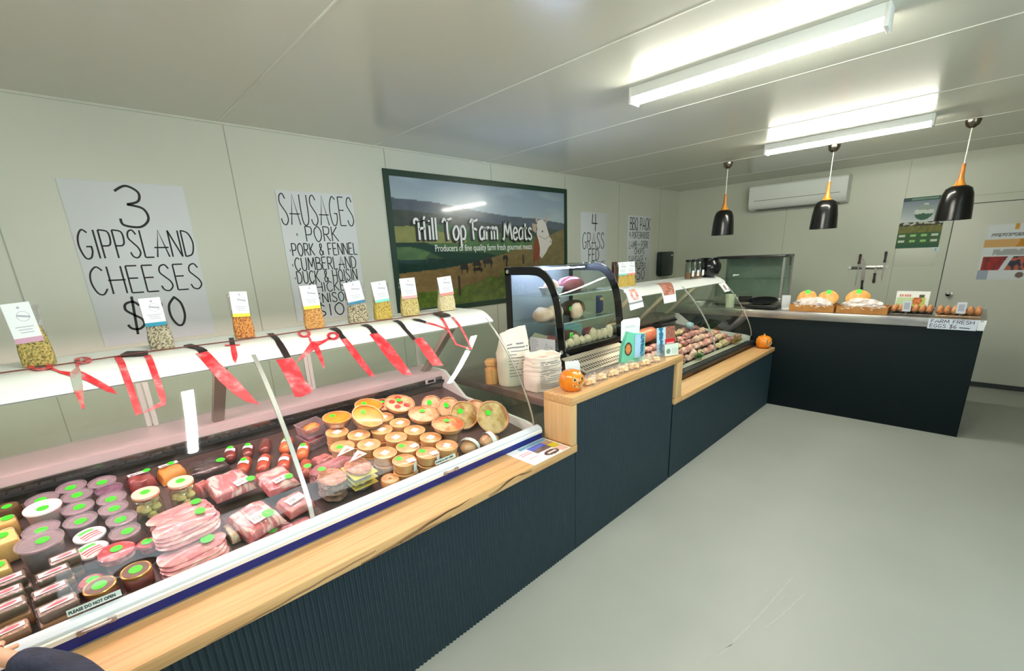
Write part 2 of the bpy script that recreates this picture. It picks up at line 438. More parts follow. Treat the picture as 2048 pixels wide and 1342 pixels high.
# ---------------------------------------------------------------- lights on the ceiling
def batten(x, label):
    t = thing('ceiling_light', label, 'light', (x, 1.0, H), group='ceiling battens')
    bm = new(); box(bm, -.046, .046, -.585, .585, -.052, 0, .004); obj('housing', bm, WHITE, t)
    prof = [(.031 * math.sin(a), -.052 - .034 * math.cos(a)) for a in [(-PI / 2 + PI * i / 12) for i in range(13)]]
    bm = new(); a = [bm.verts.new((x_, -.57, z_)) for x_, z_ in prof]; b = [bm.verts.new((x_, .57, z_)) for x_, z_ in prof]
    for i in range(12): bm.faces.new((a[i], a[i + 1], b[i + 1], b[i]))
    bm.faces.new(a); bm.faces.new(b); bm.faces.new((a[0], b[0], b[-1], a[-1]))
    obj('diffuser', bm, GLIGHT, t)
    for s in (-1, 1):
        bm = new(); box(bm, -.047, .047, min(s * .57, s * .587), max(s * .57, s * .587), -.088, 0, .003); obj('end_cap', bm, WHITE, t)
    return t
b0 = batten(2.62, 'long lit batten light on the ceiling next to the meat case, with bright diffuser')
def relabel_batten(x, label): return dup(b0, (x, 1.0, H), label=label)
relabel_batten(4.99, 'lit batten light on the ceiling just above the three pendant lamps')
relabel_batten(.38, 'lit batten light directly over the shop customer, mirrored in the curved case glass')

PEND = [(5.545, 2.135, 'pendant lamp next to the back wall, black bell shade on orange-brown wood neck'),
        (5.60, 1.168, 'middle pendant lamp under the far batten light, black shade with wood neck'),
        (5.515, .222, 'pendant lamp in front of the green poster, black shade with wood neck')]
def pendant(x, y, label):
    t = thing('pendant_lamp', label, 'lamp', (x, y, H), group='pendant lamps over the end counter')
    obj('ceiling_rose', L([(0, 0), (.05, 0), (.05, -.012), (.042, -.04), (.02, -.06), (0, -.064)], 24), M('brushed_nickel', (128, 120, 108), .25, 1), t)
    obj('cord', tube(new(), [(0, 0, -.06), (0, 0, -.33)], .004, 6), M('white_cord', (226, 224, 210), .6), t)
    obj('wood_neck', L([(0, -.325), (.013, -.325), (.014, -.36), (.017, -.42), (.026, -.465), (.042, -.49), (.05, -.50), (0, -.50)], 20), M('amber_wood', (214, 142, 50), .35, c2=(180, 104, 30), s=5, st=(8, 8, 1)), t)
    outer = [(.02, -.492), (.055, -.496), (.083, -.515), (.1, -.56), (.109, -.63), (.114, -.70), (.118, -.765)]
    inner = [(r - .004, z + .001) for r, z in reversed(outer)]
    obj('lamp_shade', L(outer + inner, 36), M('black_gloss', (14, 13, 13), .22), t)
    obj('bulb', L([(0, -.71), (.02, -.70), (.03, -.67), (.022, -.62), (.014, -.59), (.014, -.5), (0, -.5)], 16), M('bulb_glass', (230, 228, 220), .3), t)
    return t
p0 = pendant(*PEND[0])
for x, y, lb in PEND[1:]: dup(p0, (x, y, H), label=lb)

# ---------------------------------------------------------------- air conditioner
t = thing('air_conditioner', 'white wall split air conditioner high on the end wall', 'air conditioner', (XE, 1.87, 2.19))
bm = new(); pr = [(0, 0), (-.14, .0), (-.19, .03), (-.215, .09), (-.22, .30), (-.2, .32), (0, .32)]
bm = xprism(new(), [(y, z) for y, z in pr], -.57, .57); bmesh.ops.bevel(bm, geom=[e for e in bm.edges if e.calc_length() > 1], offset=.006, segments=2, affect='EDGES')
bmesh.ops.rotate(bm, verts=bm.verts, matrix=Matrix.Rotation(-PI / 2, 3, 'Z')); obj('casing', bm, M('ac_white', (226, 230, 226), .4), t)
obj('air_flap', box(new(), -.2206, -.2, -.5, .5, .115, .121), M('ac_gap', (120, 124, 118), .6), t)
bm = new(); box(bm, -.17, -.06, -.49, .49, -.004, .002); obj('air_outlet', bm, M('ac_dark', (96, 100, 94), .7), t)

# ---------------------------------------------------------------- hand-lettered boards on the back wall
def board(name, label, x0, x1, z0, z1, rows, cat='sign'):
    t = thing(name, label, cat, (x0, YW, z0), ONBACK)
    W_, H_ = x1 - x0, z1 - z0
    obj('panel', B(0, W_, 0, H_, 0, .005, .001), BOARD, t)
    bm = new()
    for text, a, b, y, h, wd in rows: strokes(bm, text, a * W_, y * H_, h * H_, (b - a) * W_, wd, .005, .0058)
    obj('lettering', bm, INK, t)
    return t
board('price_sign', 'white board lettered 3 GIPPSLAND CHEESES $20 in black marker', .085, .655, 1.275, 2.20, [
    ('3', .40, .63, .735, .245, .0125), ('GIPPSLAND', .025, .98, .545, .17, .0085), ('CHEESES', .035, .975, .325, .17, .0085), ('$20', .23, .75, .085, .19, .013)])
board('price_sign', 'white board listing SAUSAGES with pork, cumberland, duck, chicken and venison', 1.198, 1.77, 1.284, 2.217, [
    ('SAUSAGES', .02, .98, .75, .225, .0075), ('* PORK', .17, .72, .625, .115, .0075), ('*PORK & FENNEL', .055, .97, .515, .095, .0075), ('*CUMBERLAND', .055, .93, .40, .1, .0075),
    ('*DUCK & HOISIN', .06, .92, .30, .095, .0075), ('*CHICKEN', .18, .82, .22, .08, .007), ('*VENISON', .16, .78, .13, .078, .0075), ('$10', .26, .66, .018, .10, .009)])
board('price_sign', 'white board lettered 4 GRASS FED PORTERHOUSE, partly behind the small display cabinet', 4.757, 5.33, 1.27, 2.20, [
    ('4', .40, .62, .755, .225, .014), ('GRASS', .06, .89, .525, .21, .0105), ('FED', .29, .69, .36, .16, .012), ('PORTERHOUSE', .02, .94, .24, .105, .0075)])
board('price_sign', 'white board lettered BBQ PACK $50 beside the black towel dispenser', 5.86, 6.50, 1.265, 2.195, [
    ('BBQ PACK', .08, .96, .79, .18, .012), ('4 PORTERHOUSE', .06, .94, .665, .095, .008), ('LAMB + PORK', .06, .9, .515, .11, .008), ('CHOPS', .3, .74, .43, .08, .008),
    ('SAUSAGE +', .06, .84, .29, .11, .008), ('BURGERS', .18, .82, .205, .075, .008), ('$50', .24, .78, .03, .165, .012)])

# ---------------------------------------------------------------- the shop's landscape sign
def land(u, v):
    n1 = noise.noise(Vector((u * 5, v * 4, 1))); n2 = noise.noise(Vector((u * 26, v * 18, 4))); n3 = noise.noise(Vector((u * 70, v * 50, 2)))
    hor = .85 - .15 * u + .010 * math.sin(u * 9) + .008 * n1
    fg = .29 + .06 * u + .30 * u * u - .012 * n1           # brown paddock edge rising to the right
    if v > hor:
        k = min(1, (v - hor) / .3); c = noise.noise(Vector((u * 7, v * 13, 9)))
        return (158 - 22 * k + 26 * max(0, c), 174 - 20 * k + 24 * max(0, c), 182 - 12 * k + 18 * max(0, c))
    if v < .13 + .10 * max(0, math.sin(u * 5.2 - 1.5)) + .05 * n2 * (u > .3) + .02 * n3:
        k = .5 + .6 * n2 + .4 * n3; return (66 + 40 * k, 88 + 34 * k, 34 + 16 * k)
    if v < fg:
        k = n2 * .5 + n3 * .4; return (128 + 26 * k - 14 * u, 102 + 22 * k, 64 + 16 * k)
    d = hor - v
    if d < .085 + .02 * n1: return (84 + 10 * n2, 94 + 8 * n2, 106 + 6 * n2)
    if d < .19 + .05 * n1 - .03 * u: return (68 + 12 * n2, 76 + 12 * n2, 72 + 8 * n2)
    if u < .34 and .52 + .03 * n1 < v < .645 - .10 * u + .04 * n1: return (136 + 14 * n2, 138 + 10 * n2, 84 + 8 * n2)
    if v < .40 - .12 * u + .03 * n1 and u < .5: return (20 + 6 * n2, 52 + 8 * n2, 46 + 4 * n2)
    if abs(v - (.47 - .34 * (u - .15) + .02 * math.sin(u * 17))) < .03 + .025 * n1 and u < .62: return (24, 58, 50)
    if n1 > .28: return (58 + 10 * n2, 84 + 10 * n2, 58)
    return (76 + 14 * n2 + 14 * n1, 108 + 12 * n2 + 12 * n1, 68 + 8 * n2)
pt = thing('shop_sign', 'large landscape sign reading Hill Top Farm Meats, dark green border, cow head', 'sign', (2.063, YW, 1.215), ONBACK)
PW, PH = 2.41, 1.222
bm = new()
for a, b, c, d in ((0, PW, 0, .05), (0, PW, PH - .05, PH), (0, .05, .05, PH - .05), (PW - .05, PW, .05, PH - .05)): box(bm, a, b, c, d, 0, .014)
obj('border', bm, M('green_border', (12, 50, 34), .4), pt)
painted('landscape_print', PW - .1, PH - .1, 300, 150, land, pt, PRINTG, .008, loc=(.05, .05, 0))
HT = {'H': (.62, "~-.16,.72 -.17,.86 -.08,.95 .04,.93 .1,.8|.1,.86 .1,0|~.54,1.08 .47,1.0 .46,.86|.46,.92 .46,0|~.1,.46 .28,.54 .46,.50"), 'i': (.12, ".06,0 .06,.66|.06,.84 .06,.92"), 'l': (.12, ".06,0 .06,1.04"),
      'T': (.56, "~-.06,.82 .06,1 .2,.92 .4,.98 .62,1.04|~.28,.96 .26,.5 .3,0"), 'o': (.42, "~.2,.66 .02,.4 .08,.06 .26,.02 .42,.3 .34,.62 .2,.66"), 'p': (.42, ".05,.66 .05,-.36|~.05,.56 .24,.68 .4,.4 .3,.04 .05,.08"),
      'F': (.5, "~-.1,.84 .04,1.02 .2,.94 .5,1.02|~.12,.98 .1,.5 .14,0|~.1,.5 .26,.56 .4,.48"), 'a': (.42, "~.38,.5 .24,.66 .04,.44 .06,.08 .22,.02 .36,.2|.38,.66 .38,.0"), 'r': (.32, ".06,0 .06,.66|~.06,.44 .16,.64 .32,.6"),
      'm': (.6, ".05,0 .05,.66|~.05,.46 .18,.66 .28,.5 .28,0|~.28,.46 .44,.66 .54,.5 .54,0"), 'M': (.78, "~-.06,.08 .04,0 .1,.3 .16,1|.16,1 .4,.2|.4,.2 .64,1|~.64,1 .7,.4 .78,0"), 'e': (.42, "~.04,.34 .38,.42 .32,.62 .16,.64 .03,.36 .1,.04 .26,.0 .4,.14"),
      't': (.3, "~.12,.9 .12,.14 .2,0 .3,.06|0,.64 .28,.64"), 's': (.36, "~.32,.54 .2,.66 .05,.56 .12,.38 .28,.26 .3,.08 .14,0 0,.1"), ' ': (.26, "")}
bm = new(); strokes(bm, 'Hill Top Farm Meats', .285, .66, .185, 1.50, .034, .0086, .009, .1, HT); strokes(bm, 'Hill Top Farm Meats', .262, .644, .185, 1.50, .034, .0082, .0086, .1, HT); strokes(bm, 'Hill Top Farm Meats', .273, .652, .185, 1.50, .034, .0084, .0088, .1, HT)
obj('letter_shadow', bm, M('sign_black', (12, 14, 14), .35), pt)
bm = new(); strokes(bm, 'Hill Top Farm Meats', .285, .66, .185, 1.50, .021, .009, .0096, .1, HT)
obj('lettering', bm, M('sign_white', (232, 234, 230), .35), pt)
text_mesh('tag_line_lettering', 'Producers of fine quality farm fresh gourmet meats', .088, MATS['sign_white'], pt, (.455, .555, .0092), sx=.73)
def poly(name, pts, mat, z, par, x, y, s):
    return obj(name, prism(new(), [(x + a * s, y + b * s) for a, b in pts], z, z + .0006), mat, par)
cx, cy, cs = 1.80, .42, .48
poly('cow_neck', [(.08, .55), (.2, .6), (.32, .42), (.3, .22), (.2, .1), (.16, -.06), (.12, .04), (.06, .0), (.02, -.14), (.0, .12), (.04, .36)], M('cow_brown', (128, 62, 40), .4), .0085, pt, cx, cy, cs)
poly('cow_head', [(.12, .80), (.2, .93), (.34, .95), (.46, .88), (.52, .74), (.6, .56), (.68, .48), (.66, .38), (.56, .32), (.46, .2), (.3, .06), (.22, .12), (.24, .3), (.2, .46), (.14, .6)], M('cow_white', (214, 208, 200), .4), .0091, pt, cx, cy, cs)
bm = new()
for P in ([(.2, .9), (.08, 1.08), (.12, .86)], [(.42, .92), (.54, 1.06), (.5, .86)], [(.12, .84), (-.02, .86), (.0, .7), (.1, .64), (.16, .72)]): prism(bm, [(cx + a * cs, cy + b * cs) for a, b in P], .0091, .0097)
bm.free()
for nm, P in (('cow_horn', [(.2, .9), (.08, 1.08), (.12, .86)]), ('cow_horn', [(.42, .92), (.54, 1.06), (.5, .86)]), ('cow_ear', [(.12, .84), (-.02, .86), (.0, .7), (.1, .64), (.16, .72)])):
    obj(nm, prism(new(), [(cx + a * cs, cy + b * cs) for a, b in P], .0091, .0097), M('cow_tan', (184, 160, 140), .4), pt)
bm = new(); lathe(bm, [(0, 0), (.012, 0), (.012, .0006), (0, .0006)], 10, (cx + .34 * cs, cy + .68 * cs, .0097)); lathe(bm, [(0, 0), (.008, 0), (.008, .0006), (0, .0006)], 10, (cx + .62 * cs, cy + .45 * cs, .0097))
ribbon(bm, [(cx + .22 * cs, cy + .58 * cs), (cx + .42 * cs, cy + .5 * cs), (cx + .6 * cs, cy + .58 * cs)], .005, .0097, .0101)
obj('cow_face', bm, M('cow_dark', (70, 56, 52), .5), pt)
CB_ = M('cow_black', (26, 22, 22), .5)
for x, y, w_, h_ in ((.74, .37, .10, .07), (.90, .40, .11, .06), (1.04, .415, .13, .07), (.90, .355, .13, .035), (1.32, .45, .08, .05)):
    leg = y - h_ * .45
    obj('grazing_cow', prism(new(), [(x, y + h_ * .55), (x + w_ * .15, y + h_ * .95), (x + w_ * .55, y + h_), (x + w_ * .85, y + h_ * .9), (x + w_, y + h_ * .45), (x + w_ * 1.02, y - h_ * .1), (x + w_ * .9, y + h_ * .05), (x + w_ * .88, leg), (x + w_ * .78, leg), (x + w_ * .74, y + h_ * .1), (x + w_ * .25, y + h_ * .1), (x + w_ * .22, leg), (x + w_ * .12, leg), (x + w_ * .1, y + h_ * .2), (x - w_ * .06, y + h_ * .1)], .0082, .0088), CB_, pt)
for x, y, h_ in ((.70, .13, .19), (1.36, .34, .11), (1.62, .40, .1), (1.80, .42, .1)): obj('fence_post', B(x, x + .026, y, y + h_, .0082, .0088), M('post_brown', (58, 40, 28), .6), pt)

# ---------------------------------------------------------------- other things on the walls
t = thing('towel_dispenser', 'black paper towel dispenser on the back wall near the corner', 'dispenser', (6.92, YW, 1.32))
bm = box(new(), -.2, .2, -.1, 0, 0, .36, .025); obj('cover', bm, M('smoky_black', (22, 34, 34), .18), t)
obj('dispensing_slot', box(new(), -.17, .17, -.085, -.02, -.016, .004), BLACK, t); obj('badge', box(new(), .1, .14, -.104, -.098, .29, .31), PAPER, t)

def p1fn(u, v):
    n = noise.noise(Vector((u * 14, v * 14, 3)))
    if v > .93: return (120, 150, 136) if .2 < u < .8 and abs(v - .965) < .014 else ((40, 66, 96) if u < .1 else (30, 84, 60))
    if v > .52:
        k = (v - .52) / .41; c = [206 - 84 * k, 212 - 76 * k, 212 - 62 * k]
        d = math.hypot((u - .52) * .39, (v - .70) * .57)
        if d < .085:
            return (206, 216, 206) if abs(v - .71) < .04 + .02 * n else ((34, 92, 64) if v < .70 else (150, 166, 156))
        if abs(u - .54) < .05 and .8 < v < .87: return (222, 226, 220)
        return c
    if v > .44: return (52, 38, 26) if noise.noise(Vector((u * 9, v * 20, 8))) + (v < .47) * .3 > .05 else (190, 196, 176)
    if v > .30: return (112 + 40 * n, 110 + 24 * n, 40)
    if v > .08:
        a, b = (u * 4) % 1, ((v - .08) / .11) % 1
        if .2 < a < .78 and .3 < b < .75: return (150, 206, 130) if int(u * 4) in (1, 2) else (206, 216, 204)
        return (48, 92, 40)
    return (22, 84, 58)
o = painted('wall_poster', .39, .575, 60, 90, p1fn, None, PRINT, .002, (XE - .001, .757, 1.596), ONEND); tag(o, 'tall green farm poster with round emblem on the end wall beside the door', 'poster')
def p2fn(u, v):
    n = noise.noise(Vector((u * 12, v * 12, 5)))
    if abs(v - .66) < .075: return (222, 174, 108) if u < .62 + .1 * n else (206, 140, 30)
    if .45 < v < .55: return (168, 172, 174) if .2 < u < .95 and n > -.4 else (222, 226, 230)
    if .17 < v < .42:
        if u < .04 or u > .96: return (226, 230, 234)
        if abs(u - .5 - (v - .3) * .5) < .05: return (214, 222, 230)
        return (150 + 60 * n, 34, 34) if u < .5 else ((42, 46, 66) if n > -.1 else (190, 96, 70))
    if v < .17:
        if math.hypot((u - .8) * .39, (v - .085) * .585) < .03: return (112, 92, 80)
        if u < .2: return (158, 168, 186)
        return (216, 220, 224)
    if .775 < v < .835 and .1 < u < .98 and noise.noise(Vector((u * 60, v * 30, 2))) > -.05: return (128, 132, 138)
    if v > .9 and abs(u - .55) < .04: return (214, 160, 60)
    return (226, 230, 234)
o = painted('door_poster', .40, .585, 60, 84, p2fn, None, PRINT, .002, (XE - .0205, -.005, 1.227), ONEND)
tag(o, 'white price poster with orange band and meat photos on the end wall door', 'poster')
t = thing('light_switch', 'small white light switch plate under the green poster', 'switch', (XE, .385, 1.57), ONEND)
obj('plate', B(-.03, .03, -.026, .026, 0, .01, .003), M('switch_white', (214, 228, 232), .3), t); obj('rocker', B(-.01, .01, -.014, .014, .01, .015), M('switch_grey', (150, 180, 190), .3), t)
t = thing('wall_hatch', 'pale blank cover plate on the end wall below the green poster', 'panel', (XE, .745, 1.385), ONEND)
obj('cover', B(0, .375, 0, .21, 0, .006, .002), M('hatch_white', (212, 214, 202), .4), t)

# knife rack
t = thing('knife_rack', 'magnetic steel knife rack on the end wall', 'rack', (XE, 1.19, 1.375), ONEND)
obj('bar', B(0, .41, -.02, .02, 0, .014, .003), STEEL, t)
for x in (.01, .39): obj('end_bracket', B(x - .02, x + .02, -.022, .022, .014, .02, .004), M('bracket_white', (222, 224, 214), .4), t)
HAND = M('dark_red_handle', (52, 16, 20), .4); BLK = M('black_handle', (20, 18, 18), .4)
def wall_knife(name, label, y, z, tilt, hl, bl, bw, up, hm=HAND, cat='knife'):
    """A knife held flat on the rack; local y runs along the blade, away from the handle."""
    t = thing(name, label, cat, (XE - .0205, y, z), group='knives on the magnetic rack')
    t.rotation_euler = (Euler(ONEND).to_matrix() @ Matrix.Rotation((0 if up else PI) + tilt, 3, 'Z')).to_euler()
    bm = prism(new(), smooth([(-.012, 0), (.012, 0), (.010, -hl * .4), (.014, -hl), (-.012, -hl), (-.011, -hl * .45)], 3), .002, .02); obj('handle', bm, hm, t)
    if bw < .012: bm = tube(new(), [(0, 0, .008), (0, bl, .008)], [.006, .004], 8)
    else: bm = prism(new(), [(-bw / 2, 0), (bw / 2, 0), (bw / 2, bl * .75), (-bw * .3, bl), (-bw / 2, bl * .96)], .004, .007)
    obj('blade', bm, STEEL, t)
    obj('bolster', box(new(), -.015, .015, -.008, .006, .001, .021, .003), hm, t)
wall_knife('sharpening_steel', 'thin sharpening steel hanging point down from the knife rack', 1.085, 1.428, -.02, .11, .29, .008, False)
wall_knife('butcher_knife', 'broad knife on the rack with blade up and black handle down', 1.02, 1.21, .06, .12, .29, .036, True, BLK)
wall_knife('boning_knife', 'short dark red handled knife hanging below the rack', .905, 1.30, .02, .11, .1, .018, True)
wall_knife('boning_knife', 'narrow knife hanging point down with black handle above the rack', .83, 1.44, .0, .12, .25, .016, False, BLK)
# ================================================================ serving counter
YC = 1.385
def corrugated(x0, x1, z0, z1, y, pitch=.02, amp=.0065, per=6, back=.02):
    bm = new(); n = int((x1 - x0) / pitch * per); lo_, hi_ = [], []
    for i in range(n + 1):
        x = x0 + (x1 - x0) * i / n; yy = y + amp * (1 - math.cos(2 * PI * x / pitch)) * .5
        lo_.append(bm.verts.new((x, yy, z0))); hi_.append(bm.verts.new((x, yy, z1)))
    for i in range(n): bm.faces.new((lo_[i], lo_[i + 1], hi_[i + 1], hi_[i]))
    b = [bm.verts.new(p) for p in ((x0, y + back, z0), (x1, y + back, z0), (x1, y + back, z1), (x0, y + back, z1))]
    bm.faces.new((b[1], b[0], b[3], b[2])); bm.faces.new((lo_[0], hi_[0], b[3], b[0])); bm.faces.new((lo_[-1], b[1], b[2], hi_[-1]))
    bm.faces.new(hi_ + [b[2], b[3]]); bm.faces.new(lo_[::-1] + [b[0], b[1]][::1])
    return bm
t = thing('serving_counter', 'long dark blue-green corrugated front of the serving counter below the timber ledges', 'counter', (0, YC, 0))
obj('corrugated_panel', corrugated(-1.6, 1.816, .0, .632, .012), DARK, t, ang=80)
obj('corrugated_panel', corrugated(1.818, 2.972, .0, .908, .012), DARK, t, ang=80)
obj('corrugated_panel', corrugated(2.985, 5.285, .0, .598, .012), DARK, t, ang=80)
obj('back_frame', B(-1.6, 5.285, .034, .06, 0, .55), DARKF, t)

VEIN = M('dark_grain', (92, 58, 34), .5)
def ledge(name, label, x0, x1, z0, z1, y1, cat='ledge'):
    t = thing(name, label, cat, (x0, YC, z0))
    obj('board', B(0, x1 - x0, 0, y1 - YC, 0, z1 - z0, .003), WOOD, t)
    return t
t = ledge('timber_ledge', 'pale timber ledge with dark grain in front of the blue-striped meat case', -1.6, 1.818, .634, .679, 1.590)
def vein(bm, pts, wd):
    rnd = [(x, y + .0012 * math.sin(x * 60)) for x, y in smooth(pts, 6)]
    n = len(rnd); ribbon(bm, rnd, [wd * (.25 + .75 * math.sin(PI * (i + .5) / n)) for i in range(n)], 0, .0006)
bm = new()
for off, wd in ((0, .0032), (.004, .002), (-.0035, .0018), (.0075, .0014)):
    vein(bm, [(2.14, .003 + off * .5), (2.28, .008 + off), (2.42, .024 + off), (2.51, .034 + off * .6), (2.59, .037 + off * .4), (2.66, .0435)], wd)
    vein(bm, [(2.76, .006 + off), (2.83, .016 + off), (2.885, .033 + off * .8), (2.93, .039 + off * .3), (2.975, .035 - off * .5), (3.05, .03 - off)], wd)
for off, wd in ((0, .0022), (.004, .0014)):
    vein(bm, [(1.66, .002 + off), (1.80, .006 + off), (1.92, .012 + off), (2.06, .02 + off), (2.2, .026 + off)], wd)
    vein(bm, [(2.3, .004 + off), (2.42, .005 + off), (2.55, .004 + off)], wd)
o = obj('dark_vein', bm, VEIN, t, rot=(PI / 2, 0, 0)); o['label'] = 'dark wavy grain along the front edge'
t = thing('timber_bar', 'raised pale timber bar top on two posts, carrying the larger pumpkin and brochures', 'bar top', (1.772, YC, 0))
L_ = 3.078 - 1.772
obj('board', B(0, L_, 0, .2, .912, .956, .003), WOOD, t)
obj('end_post', B(0, .042, 0, .2, .682, .911, .002), WOODV, t)
obj('end_post', B(L_ - .09, L_ - .004, 0, .2, .645, .911, .002), WOODV, t)
t = thing('timber_ledge', 'timber ledge before the far meat case with a small pumpkin at its end', 'ledge', (2.975, YC, .598))
obj('board', B(.115, 5.286 - 2.975, -.002, 1.572 - YC, .003, .044, .003), WOOD, t)
obj('end_block', B(0, .112, -.001, .03, .003, .044, .002), WOOD, t)

# ---------------------------------------------------------------- end counter
XR = 5.30
t = thing('end_counter', 'dark panelled end counter standing across the far end of the shop', 'counter', (XR, 0, 0))
obj('front_panel', B(0, .02, -.118, 2.55, 0, .948, .001), DARKF, t)
obj('side_panel', B(.021, .62, -.118, -.098, 0, .948, .001), DARKF, t)
obj('back_panel', B(.60, .62, -.097, 2.55, 0, .948), DARKF, t)
t = thing('stainless_worktop', 'stainless steel worktop with thick front edge on the end counter', 'worktop', (XR - .012, 0, .95))
obj('slab', B(0, .68, -.125, 2.56, .0, .08, .004), M('worktop_steel', (206, 204, 198), .3, .9, c2=(160, 156, 164), s=2.2, det=4, lo=.35, hi=.75, st=(1, 1.5, 6)), t)
obj('upstand', B(.668, .68, -.125, 2.56, .0805, .1), STEEL, t)

# ================================================================ curved-glass cases
PROF = [(1.628, 0.752), (1.6303, 0.7894), (1.6392, 0.8259), (1.6514, 0.8615), (1.6655, 0.8963), (1.6813, 0.9308), (1.6981, 0.9646), (1.7157, 0.9975), (1.7344, 1.0304), (1.7539, 1.0627), (1.774, 1.0945), (1.795, 1.1259), (1.8164, 1.1563), (1.839, 1.1867), (1.8623, 1.2163), (1.8866, 1.2452), (1.9117, 1.273), (1.9381, 1.2997), (1.9662, 1.3251), (1.9957, 1.348), (2.0279, 1.368), (2.0628, 1.382), (2.1, 1.385), (2.16, 1.3865), (2.25, 1.388), (2.4, 1.389)]
ARC = [0]
for a, b in zip(PROF, PROF[1:]): ARC.append(ARC[-1] + math.dist(a, b))
def on_glass(s, off, dy=0):
    """Point of the case glass at arc length s from its foot, lifted off the surface by off."""
    i = 0
    while i < len(ARC) - 2 and s > ARC[i + 1]: i += 1
    (y0, z0), (y1, z1) = PROF[i], PROF[i + 1]; k = (s - ARC[i]) / (ARC[i + 1] - ARC[i])
    l = math.dist((y0, z0), (y1, z1)); n = ((z0 - z1) / l, (y1 - y0) / l)
    return y0 + (y1 - y0) * k + n[0] * off + dy, z0 + (z1 - z0) * k + n[1] * off
I_C = min(range(len(PROF)), key=lambda i: abs(PROF[i][0] - 1.962))     # where the white canopy begins
def shell(i0, i1, off, th):
    outer = [on_glass(min(ARC[i] + 1e-6, ARC[-1]), off) for i in range(i0, i1 + 1)]
    inner = [on_glass(min(ARC[i] + 1e-6, ARC[-1]), off - th) for i in range(i0, i1 + 1)]
    return outer + inner[::-1]
DECK = lambda y: .69 + .16 * (y - 1.64)

